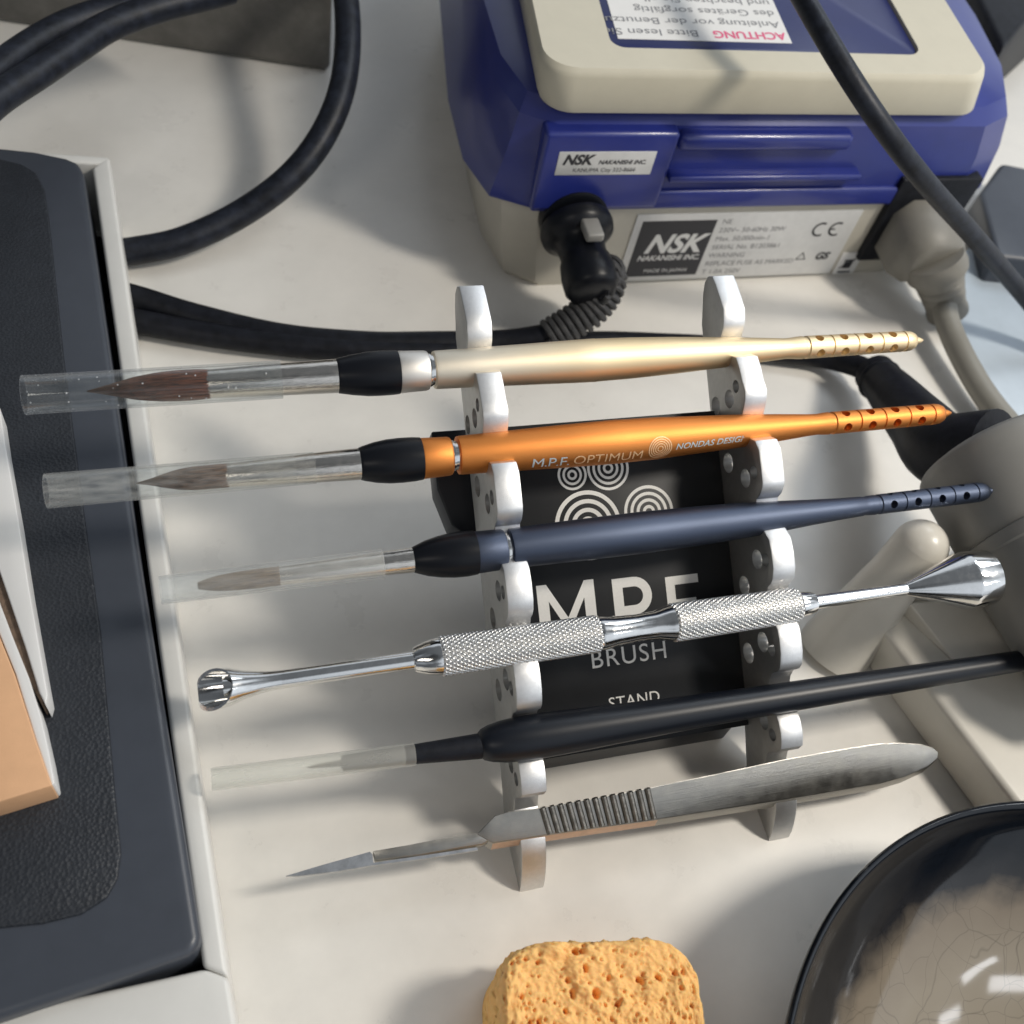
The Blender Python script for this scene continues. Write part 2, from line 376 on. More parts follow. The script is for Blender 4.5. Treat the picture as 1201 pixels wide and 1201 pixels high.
m = MT['table']; n = m.node_tree; b = n.nodes['Principled BSDF']; v = n.nodes.new('ShaderNodeTexVoronoi'); v.inputs['Scale'].default_value = .55
t = n.nodes.new('ShaderNodeTexCoord'); n.links.new(t.outputs['Object'], v.inputs['Vector'])
mr = n.nodes.new('ShaderNodeMapRange'); mr.inputs[1].default_value = .022; mr.inputs[2].default_value = .012; mr.inputs[3].default_value = 0; mr.inputs[4].default_value = .8
n.links.new(v.outputs['Distance'], mr.inputs[0]); mx = n.nodes.new('ShaderNodeMix'); mx.data_type = 'RGBA'; mx.inputs[7].default_value = (.10,.07,.05,1)
src = b.inputs['Base Color'].links[0].from_socket; n.links.new(src, mx.inputs[6]); n.links.new(mr.outputs[0], mx.inputs[0]); n.links.new(mx.outputs[2], b.inputs['Base Color'])

# ------------------------------------------------------------------ brush stand
FT = at(610, 1050, 0); XL = FT.x; XR = at(901, 987, 0).x; Y0 = FT.y+.03
TH = .57
PT = [(901,987),(904,981),(907,970),(909,958),(910,947),(909,925),(905,912),(899,904),(897,897),(899,886),(902,883),(912,882.5),(916,879),(916.4,870),(915.7,860),(913,847),(910,839),
      (904,828),(901,815),(901,804),(902,797),(905,791),(908,789),(912,788),(914.6,784),(915.4,777),(915.7,767),(914,750),(911.7,738),
      (904,722),(899,708),(898,698),(900,689),(904,685),(906,680),(907,667),(905,650),(901.7,633),
      (893,618),(888,605),(886,595),(887,586),(891,581),(894,572),(894.4,566),(892.5,548),(890,528),(885.4,517),
      (877,513),(871,507),(869,499),(869.8,489),(872.5,477),(874,468),(874,459),(870.4,447),(867,432),(863,419),
      (855,416),(848,409),(845,402),(845.5,394),(848,385),(848.8,377),(848.5,363),(845,351),(839,333),(835.4,324)]
def yz(px, py): 
    p = atX(px, py, XR); return (p.y, p.z)
profile = [yz(*p) for p in PT]
front = profile[:]
back = [yz(*p) for p in [(830,324),(826,331),(824,345),(822.5,381),(828,435),(833,486),(843,570),(850,640),(863,767),(873,853),(875,900),(878,948)]]
poly = front+back
poly[0] = (poly[0][0], 0.0)
yb, zb = poly[-1]
# keep the heel on or above the tabletop
poly = [(y, max(z, 0.0)) for y, z in poly]
HOLES = [((839.5,476),.22),((855.4,468),.22),((863,453.4),.15),((854,543),.24),((874.3,561),.22),((884,554),.16),((888,656),.23),((898,657),.15),((873,687),.24),
         ((877.7,766),.25),((894.7,753),.24),((905,762),.16),((896,846),.20),((906,862),.15)]
stand = thing('brush_stand', 'open brush stand with two silver notched side plates and a black printed plate between them', 'brush stand', (.5*(XL+XR), Y0, 0))
def plate(x0):
    top = [V((x0, y, z)) for y, z in poly]; bot = [V((x0+TH, y, z)) for y, z in poly]
    bm = prism_bm(top, bot)
    es = [e for e in bm.edges if abs((e.verts[0].co-e.verts[1].co).x) < 1e-5]
    bmesh.ops.bevel(bm, geom=es, offset=.035, segments=2, profile=.5, affect='EDGES', clamp_overlap=True)
    pl = bobj('side_plate', bm, [MT['alu_side'], MT['alu']], stand, angle=28)
    for p in pl.data.polygons: p.material_index = 0 if abs(p.normal.x) > .9 else 1  # side faces take the darker copy, painted as shaded; hole walls too
    for (px, py), r in HOLES:
        y, z = yz(px, py)
        cut(pl, revo([(0, r), (TH+.4, r)], (x0-.2, y, z), (1,0,0), 28))
    return pl
plate(XL); plate(XR)
# the printed plate: plane through the rear edges of the side plates
cy1, cz1 = yz(873, 853); cy0, cz0 = yz(828, 435)
CDIR = V((0, cy0-cy1, cz0-cz1)).normalized(); CN = V((0, -CDIR.z, CDIR.y))
CP = V((XL+TH, cy1, cz1))+CN*.25
def onplane(px, py, P, N):
    r = ray(px, py); return CAM+r*((P-CAM).dot(N)/r.dot(N))
def card_s(px, py): q = onplane(px, py, CP, CN)-CP; return q.x, q.dot(CDIR)
sb = card_s(700, 878)[1]-.05; st = card_s(640, 497)[1]
def slab(s0, s1, x0, x1, P, N, D, th, r=.0, w=.02):
    pts = rrect(x0, s0, x1, s1, r, 6) if r else [(x0,s0),(x1,s0),(x1,s1),(x0,s1)]
    top = [P+V((x,0,0))+D*s for x, s in pts]; bot = [p-N*th for p in top]
    return bev(prism_bm(top, bot), w, 2)
np_ = bobj('name_plate', slab(sb, st, .003, XR-XL-TH-.003, CP, CN, CDIR, .3), MT['card'], stand)
# support block behind it
B2 = CP-CN*.9
def b2(px, py): q = onplane(px, py, B2, CN)-B2; return q.x, q.dot(CDIR)
bx0, bs1 = b2(506, 506); bx1, bs1b = b2(776, 488)
bs0 = b2(540, 640)[1]
pts = [(bx0, bs1), (bx0, b2(505,575)[1]), (bx0+.25, bs0+.5), (bx0+.8, bs0), (bx0+1.1, bs0-.5), (bx0+1.1, sb+.2), (XR-XL-TH-.25, sb-.1), (XR-XL-TH-.25, bs1b-1.2), (bx1+.1, bs1b-.15), (bx1-.1, bs1b)]
top = [B2+V((x,0,0))+CDIR*s for x, s in pts]
zmin = min(p.z for p in top)
bobj('support_leg', bev(prism_bm(top, [V((p.x, p.y+.25, max(.02, p.z-.75))) for p in top]), .04, 3), MT['blackmet'], stand)
foot = []
for xx in (XL+1.9, XR-1.2):
    y1 = cy1+1.2
    foot.append(box_bm((xx-.5, cy1+.3, 0), (xx+.5, cy1+3.2, .9), .08))
bobj('rest_foot', bev(prism_bm([V((XL+TH+.2, cy1+.1, 1.0)), V((XR-.2, cy1+.1, 1.0)), V((XR-.2, cy1+2.6, 2.2)), V((XL+TH+.2, cy1+2.6, 2.2))],
     [V((XL+TH+.2, cy1+.1, 0)), V((XR-.2, cy1+.1, 0)), V((XR-.2, cy1+2.6, 0)), V((XL+TH+.2, cy1+2.6, 0))]), .06), MT['blackmet'], stand)
# print on the plate
CF = plane_map(CP, (1,0,0), CDIR, .006)
rings = []
def emblem(px, py, rp, n, fn=None):
    x, s = card_s(px, py); dep = (onplane(px, py, CP, CN)-CAM).dot(fwd); R = rp*dep/FP
    out = []
    for k in range(n):
        r1 = R*(1-k/n); out.append(ring_vf(CF, x, s, r1-R/n*.48, r1))
    return out
for a in ((671,557,18,3),(713,549,26,4),(690,616,41,4),(761,600,31,4)): rings += emblem(*a)
obj('emblem', *merge(*rings), MT['print'], np_, smooth=False)
def card_text(s, px0, px1, pyb, bold=0., spacing=1., name='lettering'):
    """width fitted to the photograph's, standing on its baseline"""
    xa, sa = card_s(*px0); xb, _ = card_s(*px1)
    vs, fs = text_vf(s, 1, lambda x, y: V((x, y, 0)), bold=bold, spacing=spacing, align='LEFT')
    mx = max(v.x for v in vs); mn = min(v.x for v in vs); k = (xb-xa)/(mx-mn)
    return [CF(xa+(v.x-mn)*k, sa+v.y*k*pyb) for v in vs], fs
for a in (('BRUSH', (695,784), (783,784), 1.0, 0, 1.12), ('STAND', (715,832), (775,832), 1.0, 0, 1.05)): obj('lettering', *card_text(*a), MT['print'], np_, smooth=False)
def arc(cx, cy, r, a0, a1, n=14): return [(cx+r*math.cos(math.radians(a0+(a1-a0)*k/n)), cy+r*math.sin(math.radians(a0+(a1-a0)*k/n))) for k in range(n+1)]
def glyph(parts):
    g = []
    for p in parts: g.append(([V((x, y, 0)) for x, y in p], [list(range(len(p)))]))
    return merge(*g)
Mg = glyph([[(0,0),(.19,0),(.19,.72),(0,1)],[(0,1),(.19,.72),(.5,.16),(.5,.42),(.17,1)],[(.5,.42),(.5,.16),(.81,.72),(1,1),(.83,1)],[(.81,0),(1,0),(1,1),(.81,.72)]])
oa = arc(.40,.665,.335,-90,90); ia = arc(.40,.665,.165,90,-90)
strip = ([V((x,y,0)) for x, y in oa]+[V((x,y,0)) for x, y in ia[::-1]], [[k, k+1, len(oa)+k+1, len(oa)+k] for k in range(len(oa)-1)])
Pg = merge(glyph([[(0,0),(.19,0),(.19,1),(0,1)],[(.19,.83),(.40,.83),(.40,1),(.19,1)],[(.19,.33),(.40,.33),(.40,.5),(.19,.5)]]), strip)
Fg = glyph([[(0,0),(.19,0),(.19,1),(0,1)],[(.19,.83),(.70,.83),(.70,1),(.19,1)],[(.19,.38),(.62,.38),(.62,.54),(.19,.54)]])
for g_, xa_, xb_, wd in ((Mg,636,703,1.0),(Pg,724,769,.735),(Fg,786,824,.70)):
    xs_, ss_ = card_s(xa_, 758-.147*(xa_-640)); xe_, _ = card_s(xb_, 758-.147*(xb_-640)); k_ = (xe_-xs_)/wd
    obj('lettering', [CF(xs_+v.x*k_, ss_+v.y*k_*1.0) for v in g_[0]], g_[1], MT['print'], np_, smooth=False)

# ------------------------------------------------------------------ things lying in the notches
SD = V((0, .874, .487)).normalized(); SN = V((0, -SD.z, SD.y))
def P_n(c): return V((0, Y0, 0))+SN*c
class Axis:
    def __init__(s, a, b, c, c2=None):
        s.c = c; s.a = a; s.b = b
        s.A = onplane(*a, P_n(c), SN); s.B = onplane(*b, P_n(c if c2 is None else c2), SN)
        s.d = (s.B-s.A).normalized()
        s.view = None
    def yl(s, x): return s.a[1]+(s.b[1]-s.a[1])*(x-s.a[0])/(s.b[0]-s.a[0])
    def s_of(s, x):
        r = ray(x, s.yl(x)).normalized()           # nearest point on the axis to the view ray
        w0 = s.A-CAM; b = s.d.dot(r); d = s.d.dot(w0); e = r.dot(w0)
        return (b*e-d)/(1-b*b)
    def pt(s, x): return s.A+s.d*s.s_of(x)
    def rad(s, hw, x): return hw*(s.pt(x)-CAM).dot(fwd)/FP
    def prof(s, st): return [(s.s_of(x), s.rad(h, x)) for x, h in st]
    def rev(s, st, n=48, caps=True): return revo(s.prof(st), s.A, s.d, n, caps)
    def frame(s, x):
        P = s.pt(x); v = (CAM-P); v = (v-s.d*v.dot(s.d)).normalized(); u = v.cross(s.d).normalized()  # u: upwards in the picture
        if u.dot(down) > 0: u = -u
        return P, v, u
def shell(ax, st, wall=.035, n=48):
    pr = ax.prof(st); inner = [(s_, r-wall) for s_, r in pr[::-1]]
    vs, fs = revo(pr+inner, ax.A, ax.d, n, False); L = len(pr)+len(inner)
    for k in range(n):
        k2 = (k+1) % n; fs.append([(L-1)*n+k, (L-1)*n+k2, k2, k])
    return vs, fs
def bristles(ax, st, nh, seed, fray=0.):
    """a core and many thin tapered hairs following the belly of the tuft"""
    rnd = random.Random(seed); pr = ax.prof(st); s0, s1 = pr[0][0], pr[-1][0]     # pr[0] is the tip
    def R(s):
        for (a, ra), (b, rb) in zip(pr, pr[1:]):
            if a <= s <= b: return ra+(rb-ra)*(s-a)/(b-a)
        return pr[-1][1]
    a_, u, v = frame(ax.d)
    core = revo([(s, r*.86+.001) for s, r in pr], ax.A, ax.d, 24)
    allv = list(core[0]); allf = list(core[1])
    for h in range(nh):
        t = rnd.random()*2*math.pi; q = math.sqrt(rnd.uniform(.62, 1.0)); tipf = rnd.random()**2.2*(.75+fray)
        e = s0+(s1-s0)*tipf*.9; n = 9; pts = []; jt = rnd.gauss(0, .05)
        for k in range(n):
            s = e+(s1-e)*k/(n-1); tt = t+jt*(1-k/(n-1))*2
            rr = R(s)*q*1.03+ (fray*.05*rnd.random() if k == 0 else 0)
            pts.append((V(ax.A)+a_*s+(u*math.cos(tt)+v*math.sin(tt))*rr, .0035+.009*min(1, k/3)))
        o_ = len(allv)
        for p, w_ in pts:
            for j in range(3):
                tt = 2*math.pi*j/3+t; allv.append(p+(u*math.cos(tt)+v*math.sin(tt))*w_)
        for k in range(n-1):
            for j in range(3):
                j2 = (j+1) % 3; allf.append([o_+k*3+j, o_+k*3+j2, o_+(k+1)*3+j2, o_+(k+1)*3+j])
    return allv, allf
def seg_tail(ax, x0, x1, h0, h1, n=4):
    st = [(x0-18, h0*.92), (x0-12, h0*.97), (x0-5, h0*1.0), (x0-4, h0*.9), (x0-1, h0*.9), (x0, h0)]
    w_ = (x1-x0)/n
    for k in range(n):
        xa = x0+k*w_; xb = xa+w_; ha = h0+(h1-h0)*k/n; hb = h0+(h1-h0)*(k+1)/n
        st += [(xa+.6, ha), (xb-2.6, hb), (xb-2.2, hb*.9), (xb-.6, hb*.9), (xb-.2, hb)]
    return st
def nail_brush(label, a, b, c, cap, tuft, ferr, grip, ring, gap, body, tail, tip, mats, capmat, hair, seed, cloud=None):
    ax = Axis(a, b, c)
    t = thing('nail_brush', label, 'nail brush', ax.pt((body[0][0]+body[-1][0])*.5), 'nail art brushes lying in the stand')
    hd = obj('handle', *ax.rev(body+seg_tail(ax, *tail)+tip, 56), mats[0], t)
    if len(mats) > 2:
        # graded anodising: the front third is paler
        pass
    w_ = (tail[1]-tail[0])/4
    for ang in tail_ang[seed]:
        cs = []
        for k in range(4):
            x = tail[0]+(k+.42)*w_; P, v, u = ax.frame(x); r = ax.rad(tail[2], x)
            dirn = (v*math.cos(ang)+u*math.sin(ang)).normalized()
            cs.append(revo([(0, r*.40), (r*1.6, r*.40)], P+dirn*r*.12, dirn, 20))
        cut(hd, merge(*cs))
    obj('coupling', *ax.rev([(gap[0]-2, gap[2]*.98), (gap[0], gap[2]), (gap[0]+(gap[1]-gap[0])*.4, gap[2]), (gap[0]+(gap[1]-gap[0])*.45, gap[2]*.93), (gap[1]+3, gap[2]*.93)]), MT['steel'], t)
    obj('collar', *ax.rev(ring), mats[1], t)
    obj('grip', *ax.rev(grip, 56), MT['blackpl'], t)
    f = obj('ferrule', *ax.rev(ferr), MT['nickel'], t)
    hm = hairmat('bristle', *hair, (ax.pt(tuft[0][0])-t.location).x, (ax.pt(tuft[-1][0])-t.location).x)
    obj('bristles', *bristles(ax, tuft, 900, seed), hm, t, smooth=True, angle=80)
    obj('cap', *shell(ax, cap), capmat, t)
    return t, ax, hd
tail_ang = {1: [math.radians(d) for d in (52, -38, 142, 232)], 2: [math.radians(d) for d in (52, -32, 142, 238)], 3: [math.radians(d) for d in (75, -12, 165, 255)]}
nb1, ax1, h1 = nail_brush('champagne gold brush in a clear tube cap, topmost in the stand',
  (28,463.5), (1082,399), 1.05,
  [(28,23.5),(40,23),(330,22.3)], [(102,.6),(115,3),(135,7.5),(160,13),(185,16),(210,17.2),(232,17),(246,16)],
  [(243,16.6),(246,17),(330,19),(400,20)],
  [(394,19),(396,20.5),(400,21.2),(412,23.5),(430,25.8),(445,26.3),(460,26),(467,25.4)],
  [(467,24.2),(469,24.8),(498,23.5),(501,22.6),(502,21)], (502,509,19.5),
  [(508,20),(509,22),(512,22.5),(560,23),(620,24),(670,25),(697,25.3),(699,25),(740,24),(790,21.5),(845,18),(890,14.5),(920,12)],
  (945,1059,13.4,12.0), [(1062,12),(1067,11.2),(1071,9),(1073,6.2),(1073.6,4.6),(1077,4),(1082,1.6),(1083,.4)],
  [MT['gold'], MT['champ']], MT['capclear'], ((.03,.011,.006), (.32,.10,.04), (.05,.045,.035)), 1)
nb2, ax2, h2 = nail_brush('bright orange brush with engraved lettering on its handle, in a scratched tube cap',
  (54,576), (1116,484), 1.40,
  [(54,20.5),(62,20.5),(369,18.6)], [(160,.6),(172,2.5),(190,7),(208,11),(225,12.8),(245,13),(268,13)],
  [(265,13.5),(268,14),(372,17.6),(425,18.8)],
  [(420,17.5),(422,19),(426,20.5),(440,24),(455,26),(470,26.5),(485,26),(494,25)],
  [(494,23.8),(496,24.2),(526,22.8),(528,22),(529,20.5)], (529,536,18.5),
  [(536,20),(537,22.4),(540,22.8),(600,24),(660,25.2),(724,25.8),(726,25.5),(770,24.5),(815,22),(860,19.8),(910,16.2),(945,13)],
  (976,1091,13.2,12.2), [(1095,12.2),(1100,11.4),(1104,9.2),(1106,6.4),(1106.6,4.8),(1110,4.2),(1115,1.6),(1116,.4)],
  [MT['orange'], MT['orange']], MT['capcloud'], ((.035,.016,.009), (.34,.17,.08), (.05,.04,.03)), 2)
nb3, ax3, h3 = nail_brush('slate blue brush in a milky tube cap, third from the top in the stand',
  (190,692), (1168,575), 1.50,
  [(188,17),(196,17),(449,17)], [(232,4),(240,6),(255,8.5),(280,10),(300,10.5),(328,10.3)],
  [(326,10.5),(329,11),(449,14),(486,14.8)],
  [(482,13.5),(484,14.8),(488,16.5),(500,21),(515,24.5),(530,26.5),(545,27),(557,26)],
  [(557,24.6),(559,25),(589,24),(591,23),(592,21)], (592,598,19),
  [(597,21),(598,23.2),(602,23.6),(680,24.5),(765,24.6),(767,24.2),(820,23),(870,21),(915,18),(950,15.2),(985,12.8),(1010,11.6)],
  (1030,1142,11.8,11.8), [(1147,11.6),(1152,10.6),(1156,8.5),(1158,6),(1158.6,4.6),(1163,4),(1167,3),(1168,1)],
  [MT['blue'], MT['blue']], MT['capmilk'], ((.07,.04,.018), (.42,.28,.14), (.24,.19,.13)), 3)
# engraving on the orange handle, wrapped on its surface
def wrap(ax, prof_st, x0, vpx):
    pr = ax.prof(prof_st)
    P, v, u = ax.frame(x0); s0 = ax.s_of(x0)
    def R(s):
        for (a, ra), (b, rb) in zip(pr, pr[1:]):
            if a <= s <= b: return ra+(rb-ra)*(s-a)/(b-a)
        return pr[-1][1]
    r0 = R(s0); a0 = -math.asin(vpx)
    def fn(x, y):
        s = s0+x; r = R(s); t = a0+y/r
        return ax.A+ax.d*s+(v*math.cos(t)+u*math.sin(t))*(r+.006)
    return fn
body2 = [(536,20),(537,22.4),(540,22.8),(600,24),(660,25.2),(724,25.8),(726,25.5),(770,24.5),(815,22),(860,19.5),(910,15.5),(945,12.5)]
def eng(s, xa, xb, vp, mt, **k):
    fn = wrap(ax2, body2, xa, vp); L = ax2.s_of(xb)-ax2.s_of(xa)
    vs, fs = text_vf(s, 1, lambda x, y: V((x, y, 0)), align='LEFT', slices=5, **k)
    mx = max(v.x for v in vs); q = L/mx
    return obj('lettering', [fn(v.x*q, v.y*q*.92) for v in vs], fs, mt, h2, smooth=False)
eng('M.P.F.', 617, 661, .86, MT['engrave'], bold=0, spacing=.95)
eng('OPTIMUM', 665, 745, .84, MT['engrave2'], bold=-.004, spacing=1.02)
eng('NONDAS DESIGN', 783, 868, .62, MT['engrave'], bold=.014, shear=.2, spacing=1.02)
fn = wrap(ax2, body2, 765, .50)
obj('emblem', *merge(*[ring_vf(fn, 0, 0, r, r+.025, 40) for r in (.05,.105,.155,.205,.255)]), MT['engrave2'], h2, smooth=False)
# double ended steel tool
ax4 = Axis((232,811), (1172,675), 1.55)
tl = thing('curette_tool', 'chrome double ended cuticle tool with two knurled grips and a flared cup end', 'manicure tool', ax4.pt(700))
def knurl(x0, x1, h0, h1):
    s0, s1 = ax4.s_of(x0), ax4.s_of(x1); r0, r1 = ax4.rad(h0, x0), ax4.rad(h1, x1)
    na = 24*10; ns = int((s1-s0)/.0115); vs = []; fs = []; a, u, v = frame(ax4.d)
    rm = .5*(r0+r1); pitch = 2*math.pi*rm/24
    for i in range(ns+1):
        s = s0+(s1-s0)*i/ns; r = r0+(r1-r0)*i/ns
        edge = min(1, min(i, ns-i)/6)
        for k in range(na):
            t = 2*math.pi*k/na; p = t*24/(2*math.pi); q = (s-s0)/pitch*.72
            f1 = abs(((p+q) % 1)-.5)*2; f2 = abs(((p-q) % 1)-.5)*2
            h = min(min(f1, f2)*1.9, .85)
            rr = r*(.97+.03*edge)-.055+.055*h*edge
            vs.append(ax4.A+a*s+(u*math.cos(t)+v*math.sin(t))*rr)
    for i in range(ns):
        for k in range(na):
            k2 = (k+1) % na; fs.append([i*na+k, i*na+k2, (i+1)*na+k2, (i+1)*na+k])
    fs.append(list(range(na))[::-1]); fs.append([ns*na+k for k in range(na)])
    return vs, fs
MT['knurl'] = mat('knurled_steel', (.68,.675,.665), .33, 1)
obj('knurled_grip', *knurl(514,703,24.6,22.5), MT['knurl'], tl, angle=70)
obj('knurled_grip', *knurl(786,935,23.5,21.5), MT['knurl'], tl, angle=70)
obj('shaft', *ax4.rev([(262,13),(300,12),(330,10.8),(482,10.6),(484,10.6),(485,14.5),(487,15.5),(500,20),(512,22),(516,22),(516,18),(695,17),(700,20),(705,20.5),(720,18),(745,16),(768,16.5),(782,20),(788,21),(790,17),(930,15),(934,15.8),(950,13.2),(954,12),(955,8.6),(1050,7),(1070,6.8)]), MT['steel'], tl)
def cup(st, dep, sgn):
    pr = ax4.prof(st); return pr
end = ax4.rev([(1062,7),(1066,8.5),(1128,33.5),(1131,34.2),(1155,32.8),(1156,32),(1156,30.5),(1146,27),(1130,18),(1110,4)], 56)
obj('flared_cup', *end, MT['steel'], tl, angle=14)
sco = obj('scoop_end', *ax4.rev([(231,24),(233,25.5),(240,25.6),(268,22.5),(285,17),(305,13),(318,11.5),(330,10.9)], 56), MT['steel'], tl, angle=60)
P, v_, u_ = ax4.frame(240)
cut(sco, revo([(-.6, ax4.rad(22.5, 240)), (.6, ax4.rad(20, 240)), (1.05, .12)], ax4.pt(236), ax4.d, 40))
cut(sco, revo([(0, 2.2), (3, 2.2)], ax4.pt(252), v_*.70-ax4.d*.70+u_*.12, 40))

# thin black brush
ax5 = Axis((249,914), (563,875), 1.25); ax5b = Axis((562,874), (1203,774), 1.25)
bb = thing('detail_brush', 'long thin black brush with a yellowed milky tube over its tip, below the chrome tool', 'nail brush', ax5b.pt(700), 'nail art brushes lying in the stand')
obj('handle', *ax5b.rev([(561,11),(562,14),(566,18),(575,21.5),(590,24.5),(610,26),(630,26.3),(660,25.5),(720,23),(790,20.3),(860,18.5),(950,17),(1050,15),(1130,13.5),(1203,12),(1290,9),(1300,6)]), MT['blackmet'], bb)
obj('stem', *ax5.rev([(400,5),(402,9),(484,11.5),(560,14.8),(563,14.8),(564,12),(568,11)]), MT['rubber'], bb)
obj('bristles', *bristles(ax5, [(360,.5),(375,2),(400,3)], 60, 9), MT['worn_dark'], bb, angle=80)
obj('cap', *shell(ax5, [(248,13.2),(255,13.4),(486,13.2)]), MT['capyel'], bb)

# scalpel
c6 = .70
def sp(px, py, dn=0.): return onplane(px, py, P_n(c6), SN)-V((0, .12, 1))*dn
scal = thing('scalpel', 'worn steel scalpel with a ribbed grip and pointed blade, lowest in the stand', 'scalpel', sp(740, 950))
outl = [(559,978),(580,956),(597,951),(625,948),(700,935),(764,922.6),(850,905),(920,890),(1000,876),(1030,871.5),(1055,870.5),(1080,872),(1094,876),(1101,882),(1100,889),(1088,899),(1062,911),(1033,919),(920,938),(772,961),(700,971),(631,981),(578,989)]
bmh = prism_bm([sp(*p) for p in outl], [sp(*p, .36) for p in outl]); bev(bmh, .03, 2, 50)
hb = bobj('handle', bmh, [MT['worn'], MT['worn_rust']], scal, angle=18)
for p in hb.data.polygons:
    cx = worldloc(hb)+p.center
    if abs(p.normal.dot(SN)) < .6 and p.normal.y < -.3 and cx.x < sp(737, 965).x and cx.x > sp(578, 985).x: p.material_index = 1
ribs = []
n = 13
A0, B0 = V((631, 947, 0)), V((764, 922.6, 0)); A1, B1 = V((640, 979, 0)), V((772, 960, 0))
for k in range(n):
    f = (k+.5)/n; a = A0.lerp(B0, f); b = A1.lerp(B1, f)
    pa, pb = sp(a.x, a.y+1), sp(b.x, b.y-1)
    ribs.append(tube([pa, pa.lerp(pb, .5), pb], .072, 10, 3))
obj('ribbed_grip', *merge(*ribs), MT['worn_dark'], scal)
nk = [(437,997.5),(480,990),(541,978),(562,976),(582,970),(582,980),(566,990),(540,994),(500,1001),(440,1008)]
bobj('neck', bev(prism_bm([sp(*p, .02) for p in nk], [sp(*p, .19) for p in nk]), .02, 2), MT['worn'], scal)
bl = [(335,1025.5),(380,1012),(434,997),(437,1000),(438,1010),(560,992),(561,995),(500,1005),(437,1013),(396,1020),(350,1025.5)]
bobj('blade', prism_bm([sp(*p, .08) for p in bl], [sp(*p, .13) for p in bl]), MT['blade'], scal, smooth=False)

# ------------------------------------------------------------------ electric file control unit
YB = 23.6
dev = thing('control_unit', 'blue and beige electric file control unit seen from its rear panel', 'control unit', (17, 30, 0))
def ol(x0, x1, y0, y1, r, rb=2.): return rrect(x0, y0, x1, y1, r, 8)
def chamf(x0, x1, y0, y1, c, cy):
    # rear panel flat between the chamfers, then swept-back flanks
    return [(x0+c,y0),(x1-c,y0),(x1-c*.35,y0+cy*.25),(x1,y0+cy),(x1+.25,y0+cy+3),(x1,y1-2),(x1-1.5,y1),(x0+1.5,y1),(x0,y1-2),(x0-.25,y0+cy+3),(x0,y0+cy),(x0+c*.35,y0+cy*.25)]
vs, fs = loft([(chamf(8.9,25.2,YB+.12,42,1.6,2.4),0),(chamf(8.7,25.4,YB,42.2,1.6,2.4),.3),(chamf(8.1,26.1,YB,42.4,1.7,2.4),3.4),(chamf(8.1,26.1,YB,42.4,1.7,2.4),3.6)])
body = obj('lower_body', vs, fs, MT['greybody'], dev, angle=22)
vs, fs = loft([(chamf(7.65,26.5,YB-.10,42.5,1.9,2.3),3.38),(chamf(7.65,26.5,YB-.12,42.5,1.9,2.3),3.5),(chamf(8.0,26.3,YB+.0,42.4,1.8,2.3),5.0),(chamf(8.2,25.9,YB+.1,42.3,1.7,2.3),6.1),(chamf(8.4,25.7,YB+.45,42,1.7,2.3),6.55),(chamf(9.0,25.0,YB+1.,42,1.7,2.3),6.75)])
shellb = obj('upper_shell', vs, fs, MT['navy'], dev, angle=22)
bobj('raised_panel', bev(box_bm((9.45,YB-.30,3.42),(13.55,YB+.6,6.12),0), .14, 4), MT['navy'], dev, angle=40)
bobj('recess_lip', box_bm((13.6,YB-.42,4.45),(20.2,YB+.2,4.68),.07), MT['navy'], dev, angle=40)
bobj('recess_ridge', bev(box_bm((13.6,YB-.30,5.45),(19.4,YB+.4,6.02),0), .2, 5), MT['navy'], dev, angle=40)
bobj('lower_skirt', bev(box_bm((9.5,YB-.22,3.3),(25.0,YB+.2,4.0),0), .12, 4), MT['navy'], dev, angle=40)
# beige cover with a recess
cv = rrect(9.3, YB-.05, 23.7, 40, .9, 8); cv2 = rrect(9.0, YB-.22, 23.3, 40, 1.0, 8); cv3 = rrect(9.12, YB-.1, 23.1, 39.9, .95, 8)
vs, fs = loft([(cv,6.6),(rrect(9.2,YB-.12,23.6,40,.9,8),6.8),(cv2,7.75),(rrect(9.03,YB-.17,23.24,40,1,8),7.9),(cv3,8.0)])
cover = obj('top_cover', vs, fs, MT['cream'], dev, angle=50)
a = at(714,48,8); b = at(1072,56,8)
rx0, ry0, rx1 = a.x-.1, a.y-.3, b.x
cut(cover, loft([(rrect(rx0,ry0,rx1,38,.45,6),7.6),(rrect(rx0,ry0,rx1,38,.45,6),8.3)]))
obj('recess_panel', *loft([(rrect(rx0+.01,ry0+.01,rx1-.01,37.9,.44,6),7.605),(rrect(rx0+.01,ry0+.01,rx1-.01,37.9,.44,6),7.88),(rrect(rx0+.07,ry0+.07,rx1-.07,37.8,.44,6),7.92)]), MT['navyd'], dev, angle=50)
q0 = at(714,45,7.93); q1 = at(921,48,7.93)
lx0, lx1, ly0 = q0.x+.1, q1.x, q0.y-.0
nl = bobj('notice_label', box_bm((lx0,ly0,7.922),(lx1,ly0+5,7.936),0), MT['paper'], dev, smooth=False)
def letters(par, mk, vfs):
    for vf in vfs: obj('lettering', *vf, MT[mk], par, smooth=False)
# seen from the rear, this label is upside down
rows = ['ACHTUNG','Bitte lesen Sie die','Anleitung vor der Benutzung','des Gerätes sorgfältig','und beachten Sie alle','Hinweise zur Sicherheit']
tt = []
for i, r in enumerate(rows[1:]):
    tt.append(text_vf(r, .46, (lambda i: (lambda x, y: V((lx1-.15-x*1.12-(2.75 if i == 0 else 0), ly0+.5+.58*i-y, 7.942))))(i), align='LEFT'))
letters(nl, 'inkg', tt)
obj('lettering', *text_vf('ACHTUNG', .50, lambda x, y: V((lx1-.12-x*.95, ly0+.5-y, 7.942)), align='LEFT', bold=.012), MT['pink'], nl, smooth=False)
